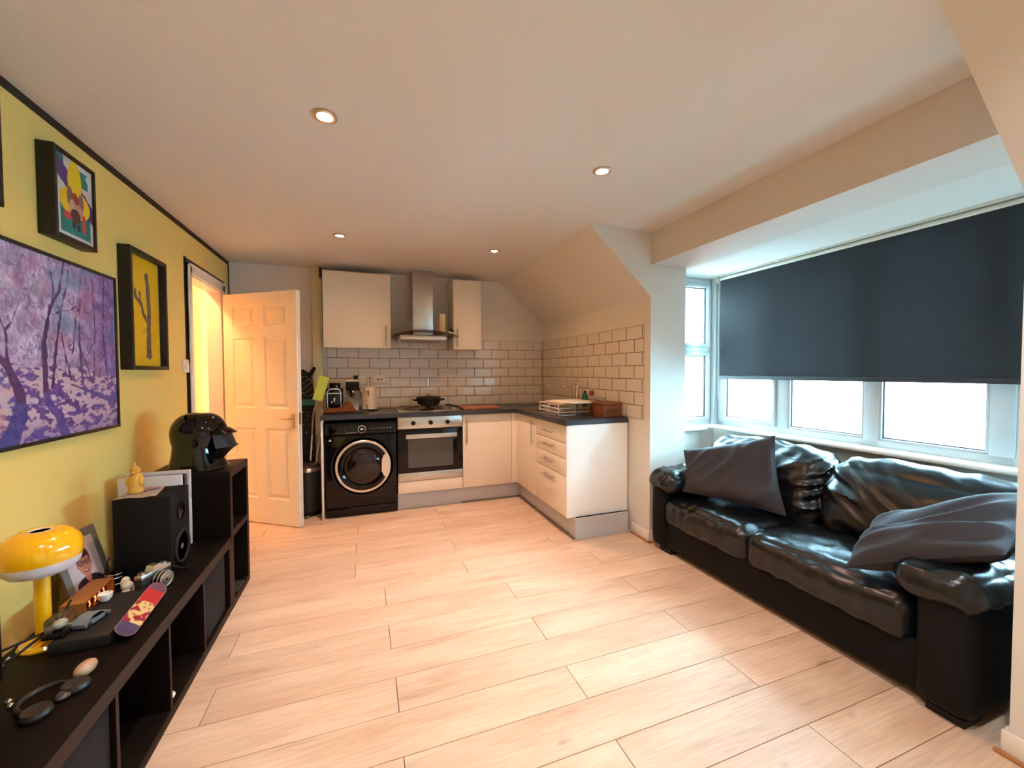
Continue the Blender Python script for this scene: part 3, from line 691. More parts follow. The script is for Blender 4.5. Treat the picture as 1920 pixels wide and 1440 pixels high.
tag(obj('serving_board', B().box(1.60, 1.90, 3.12, 3.50, z0 + .0745, z0 + .0845, bev=.003), BW), 'pale wooden board lying across the top of the dish rack', 'board')
tag(obj('white_plastic_board', B().box(1.63, 1.92, 3.02, 3.44, z0 + .085, z0 + .094, bev=.003), mat('white_board', S(230, 224, 214), .4)), 'thin white chopping board on top of the pale wooden board', 'board')
tag(obj('yellow_sponge', B().box(1.91, 1.97, 3.28, 3.36, WT + .004, WT + .035, bev=.008), mat('sponge', S(196, 164, 40), .9, bump=.6, bscale=150)), 'yellow sponge beside the dish rack', 'sponge')
OAK = mat('carved_box_wood', S(126, 72, 42), .5, var=.35, vscale=9, bump=.3, bscale=30, stretch=(1, 1, 6))
bb = thing('wooden_box', 'brown carved wooden box at the end of the worktop', 'box', (1.93, 2.98, WT))
bb.rotation_euler = (0, 0, 0)
b = B().box(1.83, 2.005, 2.86, 3.07, WT, WT + .098, bev=.004); obj('box_body', b, OAK, bb)
obj('box_lid', B().box(1.825, 2.01, 2.855, 3.075, WT + .099, WT + .122, bev=.004), OAK, bb)
b = B()
for i in range(9):
    cx = 1.87 + (i % 5) * .022; b.torus((cx, 2.857, WT + .05 + .012 * ((i * 2) % 3 - 1)), .010, .0022, 'y', 16, 6)
obj('carving', b, mat('carving_light', S(150, 98, 62), .6), bb)

# things left of the washing machine
bn = thing('pedal_bin', 'black pedal bin with steel rim behind the door', 'bin', (-.505, 4.15, 0))
obj('bin_body', B().lathe([(.105, .03), (.112, .05), (.112, .40), (.108, .402), (.001, .402)], (-.505, 4.15, 0), 36), mat('dark_bin', (.03, .03, .033), .35, .3), bn)
obj('bin_base', B().lathe([(.118, .003), (.118, .025), (.105, .03), (.001, .03)], (-.505, 4.15, 0), 36), BLKG, bn)
obj('bin_rim', B().lathe([(.112, .40), (.117, .405), (.117, .43), (.112, .436), (.001, .437)], (-.505, 4.15, 0), 36), CHROME, bn)
obj('bin_lid', B().lathe([(.108, .437), (.10, .455), (.06, .468), (.001, .472)], (-.505, 4.15, 0), 36), mat('brown_lid', (.04, .025, .02), .3), bn)
obj('pedal', B().box(-.53, -.48, 4.0, 4.05, .012, .02, bev=.003), CHROME, bn)
ib = thing('ironing_board', 'folded black ironing board with white spots leaning behind the door', 'ironing board', (-.56, 4.42, 0))
pts = [(-.66, .10), (-.46, .10), (-.46, 1.05), (-.475, 1.22), (-.50, 1.30), (-.56, 1.335), (-.62, 1.30), (-.66, 1.2)]
obj('board_cover', B().prism(pts, 4.38, 4.41, 'y'), mat('black_cover', (.012, .012, .013), .8), ib)
b = B(); random.seed(5)
for i in range(46):
    x, z = random.uniform(-.64, -.475), random.uniform(.15, .92); b.cyl((x, 4.38, z), (x, 4.3785, z), random.uniform(.003, .007), seg=8)
obj('white_spots', b, mat('spot_white', S(190, 184, 176), .8), ib)['kind'] = 'stuff'
obj('teal_band', B().box(-.655, -.462, 4.3775, 4.38, .985, 1.045), mat('teal_band', S(60, 130, 130), .7), ib)
b = B()
for i in range(5): b.tube([(-.65 + .18 * t / 8, 4.379, 1.10 + i * .035 + .03 * math.sin(t * .8 + i)) for t in range(9)], .0015, 4)
obj('pale_swirls', b, MC['spot_white'], ib)['kind'] = 'stuff'
for pp in ([(-.62, 4.43, .012), (-.50, 4.43, 1.1)], [(-.50, 4.45, .012), (-.62, 4.45, 1.1)]): obj('leg', B().tube(pp, .008), STEEL, ib)
obj('hook_tip', B().tube([(-.50, 4.37, 1.27), (-.475, 4.36, 1.31), (-.448, 4.355, 1.355)], [.018, .02, .012]), BLKM, ib)
mp = thing('flat_mop', 'upside-down mop with a lime green pad beside the washing machine', 'mop', (-.46, 4.12, 0))
mc = Vector((-.372, 4.05, 1.157)); ax_ = Vector((.033, .0, .108)); sd = Vector((.040, .0, -.011))
b = B(); q = []
for s_ in (-.012, .012):
    q.append([b.bm.verts.new(mc + ax_ * a + sd * c + Vector((0, s_, 0))) for a, c in ((1, 1), (1, -1), (-1, -1), (-1, 1))])
b.bm.faces.new(q[0]); b.bm.faces.new(q[1][::-1])
for i in range(4): b.bm.faces.new((q[0][i], q[1][i], q[1][(i + 1) % 4], q[0][(i + 1) % 4]))
bmesh.ops.bevel(b.bm, geom=b.bm.edges[:], offset=.006, segments=3, affect='EDGES')
obj('mop_pad', b, mat('lime_microfibre', S(186, 200, 82), .95, bump=.6, bscale=250), mp)
obj('mop_pole', B().tube([(-.405, 4.05, 1.06), (-.438, 4.06, .93), (-.452, 4.07, .74)], .008), STEEL, mp)
obj('mop_lower_pole', B().tube([(-.452, 4.07, .745), (-.466, 4.09, .58), (-.472, 4.10, .5)], .0075), mat('white_pole', S(220, 210, 196), .4), mp)
bm_ = thing('broom_pole', 'white plastic pole leaning behind the pedal bin', 'pole', (-.40, 4.2, 0))
obj('shaft', B().tube([(-.385, 4.30, .95), (-.40, 4.30, .75), (-.44, 4.29, .5), (-.46, 4.29, .01)], .008), MC['white_pole'], bm_)

# ================================================================== DOWNLIGHTS, SWITCH, BLIND
DLAB = ['downlight nearest the left wall in the near row', 'downlight in the near row toward the bay window', 'downlight above the washing machine end of the kitchen', 'downlight near the sloping ceiling over the kitchen', 'unseen fill lamp behind the viewpoint on the left', 'unseen fill lamp behind the viewpoint on the right']
for i, (x, y) in enumerate(DL[:4]):
    t = thing('downlight', 'round recessed warm ' + DLAB[i], 'downlight', (x, y, H), 0, 'recessed ceiling downlights')
    obj('trim_ring', B().lathe([(.030, -.001), (.046, -.001), (.047, -.006), (.040, -.009), (.032, -.007), (.030, -.001)], (x, y, H), 32), mat('bright_ring', (.7, .6, .45), .3, .8), t)
    obj('lamp_face', B().lathe([(.030, -.004), (.02, -.006), (.001, -.007)], (x, y, H), 24), mat('lamp_glow', (1, .9, .7), .5, emit=(1, .80, .50, 12)), t)
sw = thing('light_switch', 'white double light switch on the yellow wall beside the door frame', 'switch', (XL, DY0 - .135, 1.35))
obj('switch_plate', B().box(XL, XL + .012, DY0 - .165, DY0 - .078, 1.305, 1.395, bev=.003), GLOSSW, sw)
for y in (-.14, -.105): obj('rocker', B().box(XL + .012, XL + .017, DY0 + y - .012, DY0 + y + .012, 1.335, 1.365, bev=.002), GLOSSW, sw)
bl = thing('roller_blind', 'dark slate roller blind half lowered over the bay window', 'blind', (2.80, 1.63, 2.08))
BLD = mat('slate_blind', S(45, 45, 47), .8, var=.05, bump=.15, bscale=400)
def bf(u, v):
    y = .535 + u * 2.085; z = 1.245 + v * .83
    return (2.808 - .004 * math.sin(PI * v) - .002 * math.sin(u * 40) * (1 - v) ** 4, y + .006 * (1 - v) * 0, z)
b = B(); b.grid(bf, 60, 12); bmesh.ops.solidify(b.bm, geom=b.bm.faces[:], thickness=.0012)
fb = obj('blind_fabric', b, BLD, bl)
obj('bottom_bar', B().box(2.80, 2.814, .535, 2.62, 1.235, 1.262, bev=.003), BLD, bl)
obj('roller_tube', B().cyl((2.82, .525, 2.068), (2.82, 2.63, 2.068), .017), mat('blind_tube', S(196, 192, 180), .5), bl)
obj('head_rail', B().box(2.80, 2.85, .52, 2.635, 2.087, 2.098), MC['blind_tube'], bl)
obj('bracket', B().box(2.795, 2.845, 2.632, 2.645, 2.04, 2.098, bev=.004).cyl((2.82, 2.632, 2.068), (2.82, 2.655, 2.068), .02), mat('beige_bracket', S(180, 168, 148), .5), bl)
obj('chain', B().tube([(2.835, 2.665, 2.06), (2.836, 2.665, 1.5), (2.84, 2.665, 1.06)], .0022, 5).tube([(2.805, 2.665, 2.06), (2.805, 2.665, 1.5), (2.81, 2.667, 1.06)], .0022, 5), MC['beige_bracket'], bl)

# ================================================================== SOFA
def softbox(b, x0, x1, y0, y1, z0, z1, r, bulge=.02, n=18, wr=None, sub=None):
    hx_, hy_, hz_ = (x1 - x0) / 2, (y1 - y0) / 2, (z1 - z0) / 2; cx, cy, cz = (x0 + x1) / 2, (y0 + y1) / 2, (z0 + z1) / 2
    vs = {}
    N_ = n
    def V(i, j, k):
        key = (i, j, k)
        if key in vs: return vs[key]
        u = Vector((i / N_ * 2 - 1, j / N_ * 2 - 1, k / N_ * 2 - 1))
        p = Vector((u.x * hx_, u.y * hy_, u.z * hz_))
        q = Vector((max(-hx_ + r, min(hx_ - r, p.x)), max(-hy_ + r, min(hy_ - r, p.y)), max(-hz_ + r, min(hz_ - r, p.z))))
        d = p - q; nrm = d.normalized() if d.length > 1e-6 else Vector((0, 0, 1))
        p = q + nrm * min(r, d.length) if d.length > 1e-6 else p
        bx = (1 - u.y ** 2) * (1 - u.z ** 2); by = (1 - u.x ** 2) * (1 - u.z ** 2); bz = (1 - u.x ** 2) * (1 - u.y ** 2)
        p += Vector((bulge * bx * (abs(u.x) > .999) * u.x, bulge * by * (abs(u.y) > .999) * u.y, bulge * bz * (abs(u.z) > .999) * u.z))
        wp = p + Vector((cx, cy, cz))
        if wr: wp = wp + nrm * wr(wp, u)
        vs[key] = b.bm.verts.new(wp); return vs[key]
    for a in range(N_):
        for c in range(N_):
            for s_ in (0, N_):
                b.bm.faces.new((V(s_, a, c), V(s_, a + 1, c), V(s_, a + 1, c + 1), V(s_, a, c + 1)))
                b.bm.faces.new((V(a, s_, c), V(a + 1, s_, c), V(a + 1, s_, c + 1), V(a, s_, c + 1)))
                b.bm.faces.new((V(a, c, s_), V(a + 1, c, s_), V(a + 1, c + 1, s_), V(a, c + 1, s_)))
    return b
def wrinkle(amp, fx_, fy_, fz_, seed, big=.3):
    def f(p, u):
        q = Vector((p.x * fx_ + seed, p.y * fy_, p.z * fz_))
        n1 = noise.noise(q); rdg = 1 - abs(noise.noise(q * 1.7 + Vector((5, 3, 1)))) * 2.2
        return amp * (n1 * big * 2 + max(rdg, -.2) * .7)
    return f
sf = thing('sofa', 'black leather two-seater sofa with padded arms in the window bay', 'sofa', (2.35, 1.6, 0))
SX = 2.0; SY0, SY1 = .765, 2.425
obj('base_frame', B().box(SX + .02, 2.72, .80, 2.39, .035, .24, bev=.015), VINYL, sf)
obj('back_frame', softbox(B(), 2.55, 2.745, .775, 2.415, .06, .74, .05, .01, 12), VINYL, sf)
for i, (a, c) in enumerate(((1.69, 2.345), (.945, 1.685))):
    obj('seat_cushion', softbox(B(), SX - .005, 2.62, a, c, .20, .405, .065, .03, 44, wrinkle(.008, 5, 8, 3, 3 + i * 9)), LEATHER, sf)
for i, (a, c) in enumerate(((1.585, 2.43), (.765, 1.575))):
    def wf(p, u, i=i):
        # folds radiate from the seam between the two cushions
        sg = abs(p.y - 1.58); fall = math.exp(-sg / .25)
        q = Vector((p.x * 4, p.y * 5, p.z * 16 + p.y * (-8 if i else 8)))
        return .012 * noise.noise(Vector((p.x * 5 + i * 7, p.y * 6, p.z * 6))) + (.006 + .016 * fall) * (1 - 2.4 * abs(noise.noise(q)))- .02 * math.exp(-sg / .03)
    bb_ = softbox(B(), 2.42, 2.68, a, c, .39, .79, .11, .035, 48, wf)
    for v in bb_.bm.verts:
        t = (v.co.z - .39) / .4; v.co.x += .07 * t - .05 * (1 - t)
    obj('back_cushion', bb_, LEATHER, sf)
for k, (y0, y1) in enumerate(((2.33, 2.47), (.765, .935))):
    b = softbox(B(), SX - .01, 2.66, y0, y1, .03, .50, .045, .012, 14)
    obj('arm_panel', b, VINYL, sf)
    yy = (y0 + y1) / 2
    def wa(p, u): return .012 * noise.noise(Vector((p.x * 9, p.y * 12, p.z * 12 + k * 5))) + .008 * (1 - 2.4 * abs(noise.noise(Vector((p.x * 14, p.y * 6 + 3, p.z * 7)))))
    if k == 0: b = softbox(B(), SX - .035, 2.62, 2.235, 2.49, .435, .585, .07, .02, 30, wa)
    else: b = softbox(B(), SX - .03, 2.62, .745, 1.00, .425, .565, .065, .02, 30, wa)
    obj('arm_pad', b, LEATHER, sf)
for x in (2.06, 2.62):
    for y in (2.36, .86): obj('foot', B().box(x - .04, x + .08, y - .07, y + .04, 0, .036 if y > 1 else .03, bev=.003), BLKM, sf)

def pillow(name, label, A, Bc, Cc, D, th, wr, seed, zip_=None, pinch=.07):
    """four corners of a cushion in space, in order round its edge"""
    A, Bc, Cc, D = map(Vector, (A, Bc, Cc, D)); N_ = 44
    nrm = ((Bc - A).cross(D - A) + (D - Cc).cross(Bc - Cc)).normalized()
    c0 = (A + Bc + Cc + D) / 4
    b = B()
    def P(u, v, s_):
        p = A * (1 - u) * (1 - v) + Bc * u * (1 - v) + Cc * u * v + D * (1 - u) * v
        eu, ev = 2 * u - 1, 2 * v - 1
        p = p + (c0 - p) * pinch * ((1 - eu ** 2) * abs(ev) ** 3 + (1 - ev ** 2) * abs(eu) ** 3)
        t = th * ((1 - eu ** 4) * (1 - ev ** 4)) ** .6
        inner = (1 - eu ** 6) * (1 - ev ** 6)
        q = Vector((u * 2.2 + seed, v * 2.2, s_ * 3))
        dirn = u * wr[0] + v * wr[1]
        rid = 1 - 2.5 * abs(noise.noise(Vector((dirn * 4.5 + seed, (u * wr[1] - v * wr[0]) * 1.3, 1.5))))
        d = t * (1 + .5 * noise.noise(q)) + inner * wr[2] * rid
        return p + nrm * s_ * max(d, .002)
    b.grid(lambda u, v: P(u, v, 1), N_, N_); b.grid(lambda u, v: P(u, v, -1), N_, N_)
    bmesh.ops.remove_doubles(b.bm, verts=b.bm.verts[:], dist=.0012)
    o = tag(bpy.data.objects.new(name, None), label, 'cushion', 'grey scatter cushions on the sofa'); C.objects.link(o)
    o.location = c0; ROOTM[o.name] = Matrix.Translation(c0)
    obj('cover', b, VELVET, o, smooth=80)
    e = [P(t, 0, 0) for t in np.linspace(0, 1, 24)] + [P(1, t, 0) for t in np.linspace(0, 1, 24)][1:] + [P(t, 1, 0) for t in np.linspace(1, 0, 24)][1:] + [P(0, t, 0) for t in np.linspace(1, 0, 24)][1:-1]
    obj('seam', B().tube(e, .0035, 6, closed=True), mat('dark_seam', S(30, 28, 34), .8), o)
    return o
pillow('scatter_cushion', 'grey cushion propped upright in the far corner of the sofa', (2.30, 1.66, .455), (2.46, 1.86, .885), (2.27, 2.44, .70), (2.06, 2.22, .47), .055, (.6, .8, .024), 2)
pillow('scatter_cushion', 'grey cushion slumped over the near arm of the sofa', (1.955, 1.15, .445), (2.24, 1.20, .585), (2.50, .74, .82), (2.06, .72, .665), .065, (-.9, .35, .028), 6)

# ================================================================== LEFT WALL: pictures
def canvas(name, x, y0, y1, z0, z1, nu, nv, fn, m, parent):
    """flat print on the wall plane: vertex colours computed by fn(Y, Z arrays) -> rgb 0..1 (sRGB)"""
    ys = np.linspace(y0, y1, nu); zs = np.linspace(z0, z1, nv); Y, Z = np.meshgrid(ys, zs)
    rgb = np.clip(fn(Y, Z), 0, 1); rgb = np.where(rgb <= .04045, rgb / 12.92, ((rgb + .055) / 1.055) ** 2.4)
    inv = ROOTM[parent.name].inverted().translation
    co = np.stack([np.full(Y.size, x), Y.ravel(), Z.ravel()], 1) + np.array(inv)
    i = np.arange(nv - 1)[:, None] * nu + np.arange(nu - 1)[None]
    f = np.stack([i, i + 1, i + nu + 1, i + nu], -1).reshape(-1, 4)
    me = bpy.data.meshes.new(name); me.from_pydata(co.tolist(), [], f.tolist()); me.materials.append(m)
    a = me.color_attributes.new('Col', 'FLOAT_COLOR', 'POINT')
    a.data.foreach_set('color', np.concatenate([rgb.reshape(-1, 3), np.ones((Y.size, 1))], 1).astype(np.float32).ravel())
    o = bpy.data.objects.new(name, me); C.objects.link(o); o.parent = parent
    return o
RNG = np.random.RandomState(4)
def vnoise(Y, Z, s, seed):
    r = np.random.RandomState(seed); g = r.rand(64, 64)
    a, b_ = (Y * s) % 63, (Z * s) % 63; i, j = a.astype(int), b_.astype(int); u, v = a - i, b_ - j; u = u * u * (3 - 2 * u); v = v * v * (3 - 2 * v)
    return g[i, j] * (1 - u) * (1 - v) + g[i + 1, j] * u * (1 - v) + g[i, j + 1] * (1 - u) * v + g[i + 1, j + 1] * u * v
def fbm(Y, Z, s, seed):
    o = 0; t = 0
    for k in range(3):
        a = .6 + k * 1.1; yr, zr = Y * math.cos(a) - Z * math.sin(a) + 3, Y * math.sin(a) + Z * math.cos(a) + 3
        wgt = .55 ** k; o = o + wgt * vnoise(yr, zr, s * 1.9 ** k, seed + k * 17); t += wgt
    return (o / t - .5) * 1.5 + .5
def stroke(Y, Z, pts, w0, w1, wob=.003, seed=0):
    m_ = np.zeros_like(Y); n = len(pts) - 1
    dx = (vnoise(Y, Z, 40, seed) - .5) * wob * 2
    for k in range(n):
        (a, b_), (c, d) = pts[k], pts[k + 1]; L2 = (c - a) ** 2 + (d - b_) ** 2 + 1e-9
        t = np.clip(((Y - a) * (c - a) + (Z - b_) * (d - b_)) / L2, 0, 1)
        ds = np.hypot(Y - a - t * (c - a), Z - b_ - t * (d - b_)) + dx
        wd = w0 + (w1 - w0) * (k + t) / n
        m_ = np.maximum(m_, np.clip((wd - ds) / .0025, 0, 1))
    return m_[..., None]
def cc(r, g, b_): return np.array([r, g, b_]) / 255.
def forest(Y, Z):
    Y, Z = Y / .986, 1.3 + (Z - 1.3) / .986
    n1, n2, n3 = vnoise(Y, Z, 26, 1), vnoise(Y, Z, 60, 2), vnoise(Y, Z * .8 + Y * .4, 110, 3)
    right = np.clip((Y - 2.22) / .35, 0, 1)
    sky = cc(172, 158, 190) * (1 - right[..., None]) + cc(118, 96, 150) * right[..., None]
    c = sky + ((n1 - .5)[..., None] * .22) + ((n3 - .5)[..., None] * .12)
    pk = np.clip((vnoise(Y, Z, 14, 9) - .62) * 5, 0, 1)[..., None]; c = c * (1 - pk * .5) + cc(170, 110, 150) * pk * .5
    bl_ = np.clip((vnoise(Y, Z, 10, 12) - .66) * 6, 0, 1)[..., None]; c = c * (1 - bl_ * .5) + cc(100, 140, 176) * bl_ * .5
    # tangled twigs: thin iso-lines of noise fields
    for s_, sd, wd, col in ((12, 21, .014, cc(98, 66, 116)), (19, 22, .018, cc(104, 76, 134)), (30, 23, .03, cc(120, 96, 156))):
        q = np.abs(fbm(Y, Z * .45, s_, sd) - .5); t = np.clip((wd - q) / .012, 0, 1)[..., None]; c = c * (1 - t * .75) + col * t * .75
    gl = 1.335 - .06 * np.clip((Y - 2.3) / .3, 0, 1) + .012 * np.sin(Y * 30)
    g = np.clip((gl - Z) / .006, 0, 1)[..., None]
    lp = np.clip((fbm(Y * .75, Z * 1.5, 42, 5) - .5) * 8, 0, 1)[..., None]
    gc = cc(186, 164, 178) * (1 - lp) + cc(98, 76, 146) * lp
    org = np.clip((1.99 - Y) / .12, 0, 1) * np.clip((vnoise(Y, Z, 20, 6) - .45) * 5, 0, 1); gc = gc * (1 - org[..., None] * .7) + cc(206, 150, 140) * org[..., None] * .7
    dk_ = np.clip((1.13 - Z) / .1, 0, 1)[..., None]; gc = gc * (1 - .35 * dk_) + cc(70, 50, 120) * .35 * dk_
    c = c * (1 - g) + gc * g
    for pts, w0, w1, col in (([(1.995, 1.217), (1.985, 1.147), (1.926, 1.04)], .026, .045, cc(58, 56, 128)), ([(2.117, 1.238), (2.133, 1.187), (2.192, 1.126), (2.222, 1.04)], .014, .03, cc(78, 58, 138)),
                             ([(2.159, 1.247), (2.221, 1.199), (2.306, 1.151)], .006, .012, cc(78, 56, 126)), ([(2.267, 1.255), (2.386, 1.221), (2.592, 1.163)], .007, .015, cc(84, 62, 134))):
        m_ = stroke(Y, Z, pts, w0, w1, .006, 8); c = c * (1 - m_ * .85) + col * m_ * .85
    dkc = cc(78, 48, 96)
    T = [([(2.251, 1.80), (2.211, 1.639), (2.164, 1.575), (2.138, 1.505), (2.119, 1.433), (2.119, 1.352), (2.117, 1.238)], .005, .017),
         ([(2.150, 1.80), (2.176, 1.654), (2.178, 1.622), (2.164, 1.575)], .002, .006), ([(2.166, 1.536), (2.223, 1.561), (2.274, 1.568), (2.34, 1.61)], .005, .002),
         ([(1.85, 1.40), (1.906, 1.355), (1.939, 1.327), (1.967, 1.278), (1.995, 1.217)], .008, .026), ([(1.94, 1.337), (1.938, 1.419), (1.934, 1.453), (1.913, 1.493), (1.88, 1.62)], .008, .003), ([(1.934, 1.453), (1.965, 1.485), (2.0, 1.56)], .005, .002),
         ([(2.27, 1.74), (2.253, 1.658), (2.224, 1.584), (2.203, 1.496), (2.172, 1.353), (2.155, 1.247)], .003, .009), ([(2.214, 1.469), (2.238, 1.367), (2.267, 1.273)], .003, .007),
         ([(2.33, 1.60), (2.308, 1.537), (2.288, 1.416), (2.257, 1.326)], .002, .005), ([(2.35, 1.72), (2.333, 1.571), (2.329, 1.418), (2.344, 1.259)], .003, .007), ([(2.33, 1.43), (2.346, 1.383), (2.382, 1.321), (2.408, 1.258)], .003, .006),
         ([(2.43, 1.78), (2.44, 1.5), (2.42, 1.26)], .003, .005), ([(2.52, 1.78), (2.50, 1.5), (2.53, 1.26)], .004, .006), ([(1.72, 1.80), (1.74, 1.5), (1.72, 1.2)], .006, .016), ([(1.60, 1.80), (1.63, 1.3)], .004, .008)]
    for pts, w0, w1 in T:
        m_ = stroke(Y, Z, pts, w0, w1, .004, 7); c = c * (1 - m_) + (dkc + (n2 - .5)[..., None] * .1) * m_
    return c + (n3 - .5)[..., None] * .06
def framed(name, label, y0, y1, z0, z1, fw_, dep, fn, nu, nv, mount=None, prm='picture_print', cat='picture'):
    t = thing(name, label, cat, (XL, (y0 + y1) / 2, (z0 + z1) / 2))
    b = B()
    b.box(XL + .001, XL + dep, y0, y0 + fw_, z0, z1, bev=.0015).box(XL + .001, XL + dep, y1 - fw_, y1, z0, z1, bev=.0015)
    b.box(XL + .001, XL + dep, y0 + fw_, y1 - fw_, z1 - fw_, z1, bev=.0015).box(XL + .001, XL + dep, y0 + fw_, y1 - fw_, z0, z0 + fw_, bev=.0015)
    obj('frame', b, mat('black_frame', (.008, .007, .007), .5), t)
    obj('backing', B().box(XL + .001, XL + .006, y0 + fw_, y1 - fw_, z0 + fw_, z1 - fw_), mat('backing_card', S(200, 196, 190), .8), t)
    canvas('print', XL + (dep - .006 if mount is None else mount), y0 + fw_, y1 - fw_, z0 + fw_, z1 - fw_, nu, nv, fn, paintmat(prm), t)
    return t
framed('forest_painting', 'large purple and violet painting of bare winter trees in a thin black frame', 1.47, 2.578, 1.035, 1.772, .014, .03, forest, 460, 320, cat='painting')
def poster_abs(Y, Z):
    u, v = (Y - 2.136) / .228, (Z - 1.863) / .322; c = np.ones(Y.shape + (3,)) * cc(206, 200, 196)
    n = vnoise(Y, Z, 60, 31)
    def put(mk, col): nonlocal c; mk = mk[..., None].astype(float); c = c * (1 - mk) + col * mk
    put((v < .50 + .12 * (n - .5)) & (u > .10) & (u < .92) & (v > .05), cc(24, 122, 118))
    put((u < .22) & (v > .84) & (n > .35), cc(30, 120, 118)); put((u > .62) & (u < .88) & (v > .72) & (v < .93) & (n > .3), cc(34, 126, 122))
    put(np.abs(v - (.86 - .45 * u)) < .12 + .03 * (n - .5), cc(84, 56, 112))
    put(((u - .5) / .19) ** 2 + ((v - .74) / .27) ** 2 < 1, cc(232, 190, 22))
    put(((u - .5) / .42) ** 2 + ((v - .46) / .19) ** 2 < 1, cc(236, 184, 18))
    for cx, cy, rx, ry, col in ((.36, .52, .08, .13, cc(120, 92, 92)), (.66, .50, .08, .12, cc(132, 96, 90)), (.5, .50, .10, .10, cc(158, 52, 44)), (.42, .38, .10, .12, cc(196, 160, 132)), (.60, .38, .12, .09, cc(190, 140, 120)), (.5, .30, .14, .09, cc(88, 42, 46)), (.28, .27, .10, .05, cc(196, 60, 60)), (.74, .24, .06, .13, cc(196, 66, 70)), (.45, .18, .05, .05, cc(50, 40, 44)), (.58, .17, .05, .05, cc(44, 40, 44))):
        put(((u - cx) / rx) ** 2 + ((v - cy) / ry) ** 2 < 1, col)
    return c
framed('abstract_poster', 'small black box frame with abstract teal, purple and yellow print', 2.118, 2.382, 1.845, 2.203, .018, .055, poster_abs, 110, 140)
def poster_cactus(Y, Z):
    Y, Z = Y / .985, 1.3 + (Z - 1.3) / .985
    c = np.ones(Y.shape + (3,)) * cc(226, 176, 20); n = vnoise(Y, Z, 70, 41); n2_ = vnoise(Y, Z, 8, 42); c = c + (n2_ - .5)[..., None] * .06
    c[(Y > 3.085)] = cc(190, 180, 150)
    for pts, w0, w1 in (([(2.948, 1.855), (2.958, 1.80), (2.968, 1.66), (2.955, 1.52), (2.957, 1.405)], .022, .026), ([(2.82, 1.755), (2.822, 1.725), (2.885, 1.69), (2.90, 1.64), (2.945, 1.60)], .013, .016), ([(2.868, 1.755), (2.872, 1.69)], .010, .012), ([(2.93, 1.398), (2.985, 1.398)], .006, .006)):
        m_ = stroke(Y, Z, pts, w0, w1, .004, 43); c = c * (1 - m_) + (cc(96, 80, 74) + (n - .5)[..., None] * .08) * m_
    for k in range(6):
        m_ = stroke(Y, Z, [(2.938, 1.74 - k * .04), (2.934, 1.72 - k * .04)], .003, .002, 0, 44); c = c * (1 - m_) + cc(230, 214, 160) * m_
    m_ = stroke(Y, Z, [(2.92, 1.56), (2.905, 1.53), (2.885, 1.545)], .0025, .0025, 0, 44); c = c * (1 - m_) + cc(80, 66, 60) * m_
    return c
framed('cactus_poster', 'tall black box frame with a grey cactus shape on bright yellow', 2.655, 3.068, 1.320, 1.966, .022, .055, poster_cactus, 130, 190, mount=.02)
framed('dark_picture', 'black framed picture at the left edge above the painting', 1.50, 1.884, 1.86, 2.22, .035, .05, lambda Y, Z: np.ones(Y.shape + (3,)) * cc(180, 176, 170), 8, 8)

# ================================================================== CUBE SHELVES
su = thing('cube_shelf', 'low black-brown open cube shelf unit along the yellow wall', 'shelf unit', (-.89, 1.7, 0))
x0, x1, zt = -1.09, -.697, .405
ya, yb = .79, 2.592
obj('top_board', B().box(x0, x1 - .001, ya, yb, .356, zt, bev=.0015), ESP, su)
obj('top_edge', B().box(x1 - .001, x1, ya, yb, .357, zt - .001), ESPE, su)
obj('bottom_board', B().box(x0, x1, ya, yb, .0005, .04, bev=.0015), ESP, su)
dv = [ya, 1.152, 1.497, 1.842, 2.187, yb - .035]
for i, y in enumerate(dv):
    wd = .04 if i in (0, 5) else .016
    d_ = obj('side_board' if i in (0, 5) else 'divider', B().box(x0, x1 - .001, y if i in (0, 5) else y - .008, y + (wd if i in (0, 5) else .008), .04, .356), ESP, su)
    obj('divider_edge', B().box(x1 - .001, x1, y if i in (0, 5) else y - .008, y + (wd if i in (0, 5) else .008), .04, .356), ESPE, d_)
obj('added_shade_back', B().box(x0, x0 + .004, ya + .04, yb - .04, .04, .356), ESP, su)  # dark sheet added behind the backless cubes so their depth looks black
INS = mat('dark_grey_insert', S(26, 25, 28), .7, spec=.2, bump=.2, bscale=200)
for y, lab in ((2.19, 'dark grey storage drawer front in the low shelf cube beside the tall shelf'), (1.154, 'dark grey storage insert in the low shelf cube nearest the viewer')):
    t = thing('storage_insert', lab, 'storage box', (-.9, y + .17, .04))
    obj('insert_body', B().box(x0 + .02, x1 - .02, y + .012, y + (.325 if y > 2 else .328), .042, .350, bev=.002), INS, t)
    obj('insert_front', B().box(x1 - .02, x1 - .012, y + .012, y + (.325 if y > 2 else .328), .042, .352, bev=.002), INS, t)
tu = thing('tall_cube_shelf', 'two-high black-brown cube shelf at the end of the low unit near the door', 'shelf unit', (-.89, 2.77, 0))
ya, yb, zt2 = 2.597, 2.955, .765
for n_, a in (('top_board', (ya, yb, .725, zt2)), ('bottom_board', (ya, yb, .0005, .04)), ('middle_board', (ya + .038, yb - .038, .39, .425))):
    p_ = obj(n_, B().box(x0, x1 - .001, *a, bev=.001), ESP, tu); obj('front_edge', B().box(x1 - .001, x1, *a), ESPE, p_)
for y in (ya, yb - .038):
    p_ = obj('side_board', B().box(x0, x1 - .001, y, y + .038, .04, .725), ESP, tu); obj('front_edge', B().box(x1 - .001, x1, y, y + .038, .04, .725), ESPE, p_)
obj('added_shade_back', B().box(x0, x0 + .004, ya + .04, yb - .04, .04, .725), ESP, tu)  # same added dark sheet, standing in for shade inside the tall unit
tag(obj('white_disc', B().lathe([(.0, 0), (.028, .002), (.032, .010), (.026, .016), (.001, .018)], (-.74, 1.90, .041), 20), GLOSSW), 'small round white object lying in the open shelf cube', 'disc')
